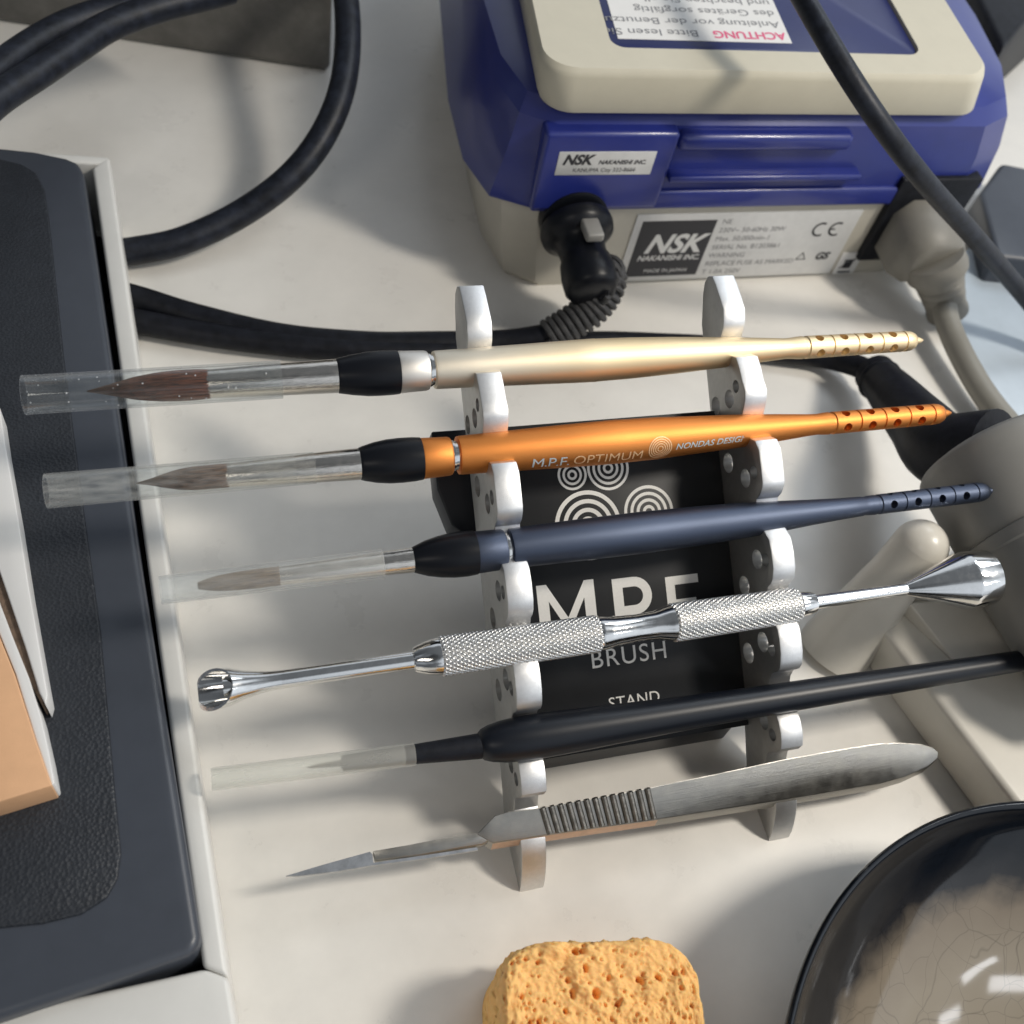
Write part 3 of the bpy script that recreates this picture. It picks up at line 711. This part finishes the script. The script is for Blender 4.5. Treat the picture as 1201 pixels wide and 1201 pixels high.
# rear labels
def rear(x, z, off): return V((x, YB-off, z))
def rlabel(p0, p1, off, m, name='rating_label'):
    return bobj(name, bev(box_bm((p0[0],YB-off,p0[1]),(p1[0],YB-off+.05,p1[1]),0), .015, 2), m, dev, smooth=True)
l1 = rlabel((9.95,4.72),(12.95,5.52),.318, MT['label'], 'maker_label')
RF = lambda x0, z0, off: (lambda x, y: V((x0+x, YB-off, z0+y)))
letters(l1, 'ink', (text_vf('NSK', .46, RF(10.1,5.10,.324), shear=.3, align='LEFT', bold=.02), text_vf('NAKANISHI INC.', .20, RF(11.2,5.10,.324), shear=.25, align='LEFT', bold=.006),
    text_vf('KANUMA City 322-8666', .19, RF(11.45,4.84,.324))))
l2 = rlabel((13.15,.18),(21.3,2.98),.048, MT['label'])
bobj('logo_field', box_bm((13.4,YB-.055,.38),(16.0,YB-.045,2.72),0), MT['ink'], l2, smooth=False)
letters(l2, 'label', (text_vf('NSK', 1.05, RF(14.75,1.42,.06), shear=.3, bold=.035), text_vf('NAKANISHI INC.', .30, RF(14.75,1.08,.06), shear=.2, bold=.008), text_vf('MADE IN JAPAN', .22, RF(14.8,.55,.06))))
rw = ['NE', '230V~ 50-60Hz 30W', 'Max. 50,000min-1', 'SERIAL No. B1203861', 'WARNING', 'REPLACE FUSE AS MARKED', 'T 1.0A 250V']
letters(l2, 'inkg', ([text_vf(r, .28, RF(16.2,2.55-.36*i,.054), align='LEFT') for i, r in enumerate(rw)]))
ce = []
for cx in (20.0, 20.62):
    n_ = 24; vs = []; fs = []
    for k in range(n_+1):
        t = math.radians(60+240*k/n_)
        for r in (.22, .30): vs.append(V((cx+r*math.cos(t), YB-.054, 2.2+r*math.sin(t))))
    fs = [[2*k, 2*k+1, 2*k+3, 2*k+2] for k in range(n_)]; ce.append((vs, fs))
ce.append(([V((20.36,YB-.054,2.17)),V((20.57,YB-.054,2.17)),V((20.57,YB-.054,2.23)),V((20.36,YB-.054,2.23))], [[0,1,2,3]]))
ce.append(text_vf('GS', .42, RF(20.6,.88,.054), shear=.2, bold=.02)); ce.append(text_vf('△', .45, RF(19.8,.88,.054)))
letters(l2, 'ink', [merge(*ce[:3])]+ce[3:])
l3 = rlabel((21.42,.12),(22.28,1.1),.048, MT['paper'], 'bin_label')
W = lambda p: V((p[0]-.70, YB-.056, p[1]))
bin_ = [([W(p) for p in q], [[0,1,2,3]]) for q in ([(22.35,.72),(22.75,.72),(22.75,.80),(22.35,.80)], [(22.40,.40),(22.70,.40),(22.72,.70),(22.38,.70)], [(22.3,.18),(22.8,.18),(22.8,.27),(22.3,.27)], [(22.25,.42),(22.29,.38),(22.85,.86),(22.81,.90)])]
obj('bin_symbol', *merge(*bin_), MT['ink'], l3, smooth=False)
# the unit's flanks run slightly askew of its rear panel
def skew(o):
    org = worldloc(o)
    for v in o.data.vertices:
        y = v.co.y+org.y-YB
        if y > 0: v.co.x += .125*y
    for c in o.children: skew(c)
bpy.context.view_layer.update()
for o in dev.children: skew(o)
bobj('power_inlet', box_bm((22.0,YB-.26,.9),(25.1,YB+.2,4.35),.06), MT['rubber'], dev)
soc = obj('socket_ring', *revo([(-.3,1.05),(0,1.08),(.25,1.05),(.3,.95),(.3,.8)], (10.95,YB-.1,3.05), (0,-1,0)), MT['blackpl'], dev)

# connector with coiled strain relief and its cable, plugged into the unit
cn = thing('motor_cord', 'black connector with a spiral bend guard plugged into the rear of the blue unit', 'cord', (11.0, YB-2, 3))
obj('connector', *revo([(0,1.1),(.2,1.14),(.42,1.1),(.6,.86),(.7,.74),(1.2,.70),(1.35,.78),(1.8,.84),(2.25,.82),(2.42,.7),(2.5,.5)], (10.95,YB-.45,3.0), V((.02,-1,-.24))), MT['blackpl'], cn, angle=50)
bobj('latch', bev(box_bm((10.75,YB-1.9,3.55),(11.3,YB-1.1,3.85),0), .08, 3), MT['hand'], cn)
cpath = [V((11.02,YB-2.6,2.45)), at(712,322,2.3), at(708,343,2.0), at(692,364,1.6), at(666,381,1.2), at(640,396,.8)]
obj('guard_core', *tube(cpath, lambda t: .54-.14*t, 20, 12), MT['rubber'], cn)
sp_ = smooth_path(cpath, 60); Ln = len(sp_); hel = []; uu = None
for i, p in enumerate(sp_):
    d = (sp_[min(i+1,Ln-1)]-sp_[max(i-1,0)]).normalized()
    if uu is None: _, uu, _ = frame(d)
    uu = (uu-d*uu.dot(d)).normalized(); vv = d.cross(uu); t = i/(Ln-1); th = 2*math.pi*19*t; r = .56-.12*t
    hel.append(p+(uu*math.cos(th)+vv*math.sin(th))*r)
obj('bend_spring', *tube(hel, .095, 8, 1), MT['braid'], cn)
obj('cord', *tube([at(642,395,.8), at(590,402,.5), at(500,404,.42), at(430,404,.4), at(330,395,.4), at(230,372,.4), at(165,352,.4), at(120,340,.4)], .40, 18, 10), MT['rubber'], cn)
# second cord with the boot of the handpiece
hp = thing('handpiece', 'grey electric file handpiece with a black rubber boot, resting in the cream cradle', 'handpiece', (19.5, 12, 0))
A = at(1166,533,4.2); Bp = at(1300,755,3.6); d = (Bp-A).normalized()
rr = 92*(A-CAM).dot(fwd)/FP
obj('motor_body', *revo([(-.25,.5*rr),(-.22,.8*rr),(-.12,.93*rr),(0,.985*rr),(.2,rr),(2.1,rr*1.0),(2.2,rr*.97),(2.24,rr*.97)], A, d, 64), MT['hand'], hp, angle=50)
obj('motor_sleeve', *revo([(2.24,rr*.98),(2.3,rr*1.02),(2.6,rr*1.03),(2.65,rr*1.0),(2.9,rr*1.0),(3.0,rr*1.02),(6,rr*.95),(7,rr*.6)], A, d, 64), MT['hand'], hp, angle=50)
bt = [at(1026,438,1.2), at(1048,463,1.7), at(1080,500,2.4), at(1108,528,3.2), A]
obj('boot', *tube(bt, lambda t: (.64 if t < .03 else .60+.02 if t < .08 else .58+.62*t), 28, 10), MT['rubber'], hp)
obj('boot_ring', *revo([(-.1,.55),(-.08,.66),(.0,.70),(.10,.66),(.12,.55)], at(1032,446,1.3), bt[1]-bt[0]), MT['rubber'], hp)
obj('cord', *tube([at(1036,450,1.3), at(1012,432,.9), at(970,420,.5), at(920,414,.4), at(860,408,.38), at(780,404,.38), at(690,402,.38), at(600,410,.38), at(500,414,.38), at(400,410,.4), at(300,400,.42), at(230,390,.42), at(165,378,.42), at(120,368,.42)], .36, 18, 10), MT['rubber'], hp)

# cradle
cr = thing('handpiece_cradle', 'cream plastic cradle block with a round post under the grey handpiece', 'cradle', (17.5, 8, 0))
bq = [at(975,725,0), at(1020,716,0)]
p0, p1 = at(978,730,0), at(1150,962,0); dv = (p1-p0).normalized(); nv = V((-dv.y, dv.x, 0)); nv = nv if nv.x > 0 else -nv
c_ = [p0, p0+nv*7.5, p0+nv*7.5+dv*11, p0+dv*11]
bobj('block', bev(prism_bm([q+nv*.0+V((0,0,1.5)) for q in c_], c_), .18, 5), MT['cradle'], cr, angle=50)
pa, pb = at(975,765,-.2), at(1079,641,3.2)
obj('post', *tube([pa, pa.lerp(pb,.5), pb], lambda t: 1.0-.3*min(1,t*1.3), 32, 4), MT['cradle'], cr)
hs = []
for k in range(10):
    t = math.pi/2*k/9.; hs.append((.70*math.sin(t), .70*math.cos(t)+.0005))
obj('post_tip', *revo(hs, pb, pb-pa, 32), MT['cradle'], cr)
pc = at(1120,700,2.0)
bobj('rear_rest', bev(prism_bm([at(1065,706,2.0), at(1190,700,2.0), at(1260,770,2.0), at(1120,775,1.6)], [V((q.x,q.y,1.5)) for q in (at(1065,706,2.0), at(1190,700,2.0), at(1260,770,2.0), at(1120,775,1.6))]), .12, 4), MT['cradle'], cr)

# mains plug and its grey cord
pg = thing('power_plug', 'grey mains plug and cord pushed into the black inlet of the blue unit', 'power plug', (23.7, YB-2, 2))
pts0 = [(-1.15,-1.0),(1.15,-1.0),(1.15,.45),(.65,1.0),(-.65,1.0),(-1.15,.45)]
C0 = V((23.5, YB-.1, 2.55)); dr = V((.0,-1,-.12)).normalized()
def ringp(c, k, s): return [c+V((x*k, 0, z*s)) for x, z in pts0]
vs = ringp(C0,1,1)+ringp(C0+dr*1.3,1,1)+ringp(C0+dr*1.9,.82,.8)+ringp(C0+dr*2.0,.6,.6)
fs = [list(range(6))[::-1], [18+i for i in range(6)]]+[[i*6+k, i*6+(k+1)%6, (i+1)*6+(k+1)%6, (i+1)*6+k] for i in range(3) for k in range(6)]
bm = bmesh.new(); vv_ = [bm.verts.new(v) for v in vs]; [bm.faces.new([vv_[i] for i in f]) for f in fs]; bev(bm, .14, 3, 20)
bobj('plug_body', bm, MT['plug'], pg, angle=50)
k0 = C0+dr*1.75
cpts = [k0, at(1094,300,1.55), at(1106,345,1.2), at(1112,380,1.0), at(1135,430,.8), at(1166,478,.7), at(1215,530,.6), at(1300,600,.5)]
obj('bend_guard', *revo([(-.1,.95),(.3,1.02),(.5,1.0),(.6,.84),(.85,.82),(.9,.70),(1.0,.78),(1.2,.76),(1.25,.66),(1.35,.73),(1.6,.71),(1.65,.60),(1.75,.68),(2.0,.66),(2.1,.70),(2.3,.69),(2.36,.5)], k0, cpts[2]-k0, 36), MT['plug'], pg, angle=50)
obj('cord', *tube(cpts, .40, 20, 12), MT['cord'], pg)

# black cord passing in front of the unit
o = obj('hanging_cable', *tube([at(880,-110,10.5), at(937,-10,10.2), at(985,72,9.6), at(1035,148,8.6), at(1085,213,7.2), at(1140,275,5.2), at(1200,345,2.6), at(1260,420,.8), at(1360,520,.4)], lambda t: .29, 24, 12), MT['dusty'], base=at(1260,420,0))
tag(o, 'dusty black cable hanging diagonally in front of the blue unit and grey plug', 'cable')
# looping cable, upper left
o = obj('looped_cable', *tube([at(380,-160,4.5), at(400,-40,4.6), at(408,30,4.3), at(402,100,3.6), at(378,160,2.8), at(338,210,2.0), at(280,252,1.2), at(215,282,.8), at(160,294,.6), at(120,298,.5)], .42, 24, 12), MT['dusty'], base=at(280,252,0))
tag(o, 'thick black cable curving from the grey bin down to the white tray', 'cable')
for pts_, lab in (([(-60,140),(-10,88),(50,45),(105,20),(180,1),(260,-22)], 'black cable bending across the top left corner, upper one of the pair'), ([(-60,175),(-10,122),(45,85),(90,55),(130,30),(190,8),(270,-12)], 'black cable bending across the top left corner, lower one of the pair')):
    o = obj('corner_cable', *tube([at(x, y, 4.8) for x, y in pts_], .42, 24, 10), MT['dusty'], base=at(40,90,0)); tag(o, lab, 'cable', 'pair of cables in the corner')

# ------------------------------------------------------------------ left: white tray holding the dark pad
zt = 2.6
tr = thing('white_tray', 'white plastic tray with a raised rim around the dark padded box', 'tray', at(180,700,0))
P1, P2, P3, P4 = at(128,183,zt), at(268,1146,zt), at(-60,1216,zt), at(292,1215,zt)
ei = [at(108,196,zt), at(238,1134,zt)]
def wall(pp, z0, z1, w=.06): return bev(prism_bm([V((p.x,p.y,z1)) for p in pp], [V((p.x,p.y,z0)) for p in pp]), w, 4)
outer_b = P2+(P2-P1).normalized()*2.2
bobj('rim', wall([P1, ei[0], ei[1], P2], 0, zt, .1), MT['tray'], tr, angle=50)
lf = V((-1,.0,0)); fr0 = ei[1]; 
A_ = at(240,1136,zt); B_ = at(-60,1202,zt)
bobj('front_shelf', wall([P2, A_, B_, B_+V((0,-5,0)), outer_b+V((0,-5,0)), outer_b+V((.05,0,0))], 0, zt, .1), MT['tray'], tr, angle=50)
bobj('back_rim', wall([P1+V((-.02,.0,0)), P1+V((-.0,-.35,0)), V((-14,28.0,0)), V((-14,28.5,0))], 0, zt-.02, .08), MT['tray'], tr, angle=50)
bobj('floor_panel', wall([ei[0]+V((-.1,-.3,0)), V((-13,ei[0].y-.3,0)), V((-13,ei[1].y+.3,0)), ei[1]+V((-.1,.3,0))], .01, .3, .02), MT['rubber'], tr)
zp = 3.0
pd = thing('padded_box', 'dark grey box with a leather-grained pad on top, set in the white tray', 'box', at(100,700,.3))
outp = [at(-60,165,zp), at(0,172,zp), at(40,176,zp), at(78,184,zp), at(92,190,zp), at(98,202,zp), at(165,660,zp), at(235,1098,zp), at(232,1112,zp), at(220,1120,zp), at(0,1194,zp), at(-60,1213,zp)]
far = [V((-13,outp[-1].y,zp)), V((-13,outp[0].y,zp))]
pp = outp+far
bmp = prism_bm(pp, [V((p.x-.0,p.y,.32)) for p in pp]); bev(bmp, .16, 4, 25)
lidb = bobj('casing', bmp, MT['padrim'], pd, angle=50)
zq = zp+.06
inp = [at(-60,178,zq), at(0,186,zq), at(25,192,zq), at(42,202,zq), at(52,222,zq), at(58,260,zq), at(75,420,zq), at(97,590,zq), at(118,740,zq), at(134,920,zq), at(142,1000,zq), at(138,1030,zq), at(125,1053,zq), at(95,1072,zq), at(50,1083,zq), at(0,1088,zq), at(-60,1092,zq)]
ip = inp+[V((-12.5,inp[-1].y,zq)), V((-12.5,inp[0].y,zq))]
bobj('leather_pad', bev(prism_bm(ip, [V((p.x,p.y,zp-.1)) for p in ip]), .05, 3, 25), MT['pad'], pd, angle=50)
# card wallet lying on the pad
zb_ = 3.75
wl = thing('card_wallet', 'peach and white folded card case with brown edged sheets, at the left edge', 'card case', at(20,800,zq))
def slabs(name, pl, m, z=zb_, z0=zq): return bobj(name, bev(prism_bm([at(x,y,z) for x,y in pl], [V((at(x,y,z).x, at(x,y,z).y, z0)) for x,y in pl]), .03, 3, 25), m, wl, angle=50)
slabs('back_cover', [(-60,440),(0,478),(6,520),(20,600),(34,690),(48,770),(56,815),(53,826),(46,812),(30,760),(8,695),(-4,660),(-60,600)], MT['whitecard'])
slabs('sheets', [(-60,602),(-4,640),(10,676),(30,740),(44,795),(51,822),(49,826),(38,806),(20,765),(0,715),(-60,650)], MT['pages'], zb_-.12)
slabs('front_cover', [(-60,650),(-4,697),(14,745),(34,795),(48,840),(58,885),(64,918),(60,921),(42,868),(18,790),(-4,735),(-60,690)], MT['whitecard'], zb_-.04)
slabs('front_panel', [(-60,692),(-4,738),(17,790),(42,868),(61,921),(-4,941),(-60,955)], MT['peach'], zb_)

# ------------------------------------------------------------------ grey bin, painted sky reflection and box at the back
z4 = 4.0
g = [at(-60,18,0), at(388,87,0), V((at(388,87,0).x+.1, 60, 0)), V((-12, 60, 0))]
o = bobj('grey_bin', bev(prism_bm([V((p.x*1.03,p.y+.4,14)) for p in g], g), .3, 4), MT['smoky'], base=g[1]); tag(o, 'smoky grey plastic bin behind the cables at the top left', 'bin')
q = [at(1093,325,.3), at(1128,420,.3), at(1165,490,.3), at(1230,560,.3), at(1500,600,.3), at(1500,330,.3), at(1150,280,.3)]  # slab added on the table; its blue stands for reflected sky
o = bobj('sky_reflection', bev(prism_bm(q, [V((p.x,p.y,.004)) for p in q]), .08, 3), MT['reflection'], base=V((q[2].x,q[2].y,0))); tag(o, 'pale blue sky reflection painted on the table under the grey cord', 'reflection')
q = [at(1170,300,1.5), at(1150,225,1.5), at(1175,190,1.5), at(1215,198,1.5), at(1290,240,1.5), at(1290,330,1.5), at(1200,303,1.5)]
o = bobj('slate_box', bev(prism_bm(q, [V((p.x,p.y,.0)) for p in q]), .2, 3), MT['dark'], base=V((q[1].x,q[1].y,0))); tag(o, 'low dark slate box beside the right flank of the blue unit', 'box')
q = [at(1120,-60,4), at(1178,55,4), at(1203,25,4), at(1300,-60,4)]
o = bobj('black_case', bev(prism_bm(q, [V((p.x,p.y,.0)) for p in q]), .2, 3), MT['rubber'], base=V((q[1].x,q[1].y,0))); tag(o, 'black case behind the blue unit at the top right corner', 'case')

# ------------------------------------------------------------------ sponge
zs = 2.5
sg_c = V((6.04, 3.25, 0)); ex = V((.985,-.165,0)); ey = V((.165,.985,0))
WX, WY, R_ = 3.9, 6.0, .85
nx, ny = 300, 200
gv = []; gf = []
def inside(x, y):
    # signed distance to a rounded rectangle, x in [-WX/2,WX/2], y in [-WY,0]
    qx = abs(x)-(WX/2-R_); qy = abs(y+WY/2)-(WY/2-R_)
    return math.hypot(max(qx,0), max(qy,0))+min(max(qx,qy),0)-R_
def pore(p):
    h = 0.
    for sc_, thr, dep in ((2.1,.19,.32),(3.4,.22,.26),(5.6,.28,.18),(9.5,.34,.11),(17,.4,.05)):
        d = noise.voronoi(V((p.x*sc_*.9, p.y*sc_*.75, p.z*sc_)), distance_metric='DISTANCE')[0][0]
        c = noise.noise(V((p.x*sc_*.6+9, p.y*sc_*.6, 3+p.z)))
        if c > -.12: h -= dep*max(0, 1-(d/thr)**2)
    d = noise.voronoi(V((p.x*1.7+5, p.y*1.5, p.z*1.5+2)), distance_metric='DISTANCE')[0][0]; h += .10*max(0, 1-(d/.42)**2)
    d = noise.voronoi(V((p.x*3.9+5, p.y*3.4, p.z*3.+2)), distance_metric='DISTANCE')[0][0]; h += .05*max(0, 1-(d/.45)**2)
    h += .05*noise.noise(V(p)*2.6)+.05*noise.noise(V(p)*7)+.03*noise.noise(V(p)*15)+.015*noise.noise(V(p)*30)
    return h
# cap surface: polar grid from the rim inwards
nr, na = 150, 520
def border(t):
    dx, dy = math.cos(t), math.sin(t); lo, hi = 0, 6
    for _ in range(30):
        md_ = (lo+hi)/2
        if inside(dx*md_, -WY/2+dy*md_) < 0: lo = md_
        else: hi = md_
    return lo
Bd = [border(2*math.pi*k/na) for k in range(na)]
for i in range(nr+1):
    f = i/nr
    for k in range(na):
        t = 2*math.pi*k/na; r = Bd[k]*max(f,.0008)
        x = r*math.cos(t); y = -WY/2+r*math.sin(t)
        edge = min(1, (Bd[k]-r)/.16); z = zs-.16*(1-math.sqrt(max(0, 1-(1-edge)**2)))
        P = V((x, y, z)); gv.append(sg_c+ex*x+ey*y+V((0,0,z+pore(P))))
nside = 40
for i in range(1, nside+1):
    z = (zs-.16)*(1-i/nside)
    for k in range(na):
        t = 2*math.pi*k/na; r = Bd[k]; P = V((r*math.cos(t), -WY/2+r*math.sin(t), z)); rr_ = r+pore(P)*.8*(1-(i/nside)**8)
        gv.append(sg_c+ex*(rr_*math.cos(t))+ey*(-WY/2+rr_*math.sin(t))+V((0,0,z)))
for i in range(nr+nside):
    for k in range(na):
        k2 = (k+1) % na; gf.append([i*na+k, i*na+k2, (i+1)*na+k2, (i+1)*na+k])
gf.append([k for k in range(na)]); gf.append([(nr+nside)*na+k for k in range(na)])
o = obj('sponge', gv, gf, MT['sponge'], base=(sg_c.x, sg_c.y-3, 0), angle=180); tag(o, 'porous orange sponge lying on the white table below the scalpel', 'sponge')

# ------------------------------------------------------------------ bowl
BC = V((14.66, -3.08, 0)); BR = 7.136
def bowlmat():
    m = bpy.data.materials.new('crackle_glaze'); m.use_nodes = True; n = m.node_tree; b = n.nodes['Principled BSDF']
    b.inputs['Roughness'].default_value = .06; b.inputs['Specular IOR Level'].default_value = .38; b.inputs['Coat Weight'].default_value = .0; b.inputs['Coat Roughness'].default_value = .03
    tcn = n.nodes.new('ShaderNodeTexCoord'); ln = n.nodes.new('ShaderNodeVectorMath'); ln.operation = 'LENGTH'
    mlt = n.nodes.new('ShaderNodeVectorMath'); mlt.operation = 'MULTIPLY'; mlt.inputs[1].default_value = (1,1,0)
    n.links.new(tcn.outputs['Object'], mlt.inputs[0]); n.links.new(mlt.outputs[0], ln.inputs[0])
    ns = n.nodes.new('ShaderNodeTexNoise'); ns.inputs['Scale'].default_value = 1.2; ns.inputs['Detail'].default_value = 6
    n.links.new(tcn.outputs['Object'], ns.inputs['Vector'])
    ad = n.nodes.new('ShaderNodeMath'); ad.operation = 'MULTIPLY_ADD'; ad.inputs[1].default_value = .8
    n.links.new(ns.outputs[0], ad.inputs[0]); n.links.new(ln.outputs['Value'], ad.inputs[2])
    rp_ = n.nodes.new('ShaderNodeValToRGB'); mr = n.nodes.new('ShaderNodeMapRange'); mr.inputs[1].default_value = 4.8; mr.inputs[2].default_value = 6.9
    n.links.new(ad.outputs[0], mr.inputs[0]); n.links.new(mr.outputs[0], rp_.inputs[0])
    rp_.color_ramp.elements[0].color = (.26,.225,.175,1); rp_.color_ramp.elements[1].color = (.006,.008,.012,1)
    e = rp_.color_ramp.elements.new(.45); e.color = (.20,.165,.125,1); e = rp_.color_ramp.elements.new(.72); e.color = (.02,.02,.022,1)
    wp = n.nodes.new('ShaderNodeTexNoise'); wp.inputs['Scale'].default_value = 1.0; n.links.new(tcn.outputs['Object'], wp.inputs['Vector'])
    mx = n.nodes.new('ShaderNodeMix'); mx.data_type = 'VECTOR'; mx.inputs[0].default_value = .35
    n.links.new(tcn.outputs['Object'], mx.inputs[4]); n.links.new(wp.outputs['Color'], mx.inputs[5])
    cs = []
    for s_, w_ in ((.75,.016),(1.9,.008)):
        v = n.nodes.new('ShaderNodeTexVoronoi'); v.feature = 'DISTANCE_TO_EDGE'; v.inputs['Scale'].default_value = s_
        n.links.new(mx.outputs[1], v.inputs['Vector'])
        lt = n.nodes.new('ShaderNodeMapRange'); lt.inputs[1].default_value = 0; lt.inputs[2].default_value = w_*s_*.9; lt.inputs[3].default_value = .76; lt.inputs[4].default_value = 1
        n.links.new(v.outputs['Distance'], lt.inputs[0]); cs.append(lt.outputs[0])
    mm = n.nodes.new('ShaderNodeMath'); mm.operation = 'MULTIPLY'; n.links.new(cs[0], mm.inputs[0]); n.links.new(cs[1], mm.inputs[1])
    vs_ = n.nodes.new('ShaderNodeVectorMath'); vs_.operation = 'SCALE'; n.links.new(rp_.outputs[0], vs_.inputs[0]); n.links.new(mm.outputs[0], vs_.inputs['Scale'])
    n.links.new(vs_.outputs[0], b.inputs['Base Color'])
    return m
MT['glaze'] = bowlmat()
pr = [(3.30,.02),(3.42,1.6),(3.6,3.0),(3.55,3.1),(3.2,3.6)]
def bowl_in(r):
    K = [(0,.50),(1.5,.53),(3.0,.75),(4.6,1.3),(5.8,2.1),(6.6,2.9),(6.95,3.4)]
    return K
inner = smooth_path([V((r, 0, z)) for r, z in bowl_in(0)], 5)
pr = [(0., .01), (0., 3.2), (.5, 3.4), (1.4, 5.2), (2.4, 6.4), (3.1, 6.95), (3.4, 7.13), (3.52, 7.13), (3.57, 7.08), (3.55, 7.02)]+[(p.z, p.x) for p in inner[::-1] if p.x > .02]
o = obj('bowl', *revo(pr, BC, (0,0,1), 160), MT['glaze'], base=BC, angle=60); tag(o, 'glossy black bowl with a crackled taupe glaze inside, at the bottom right corner', 'bowl')
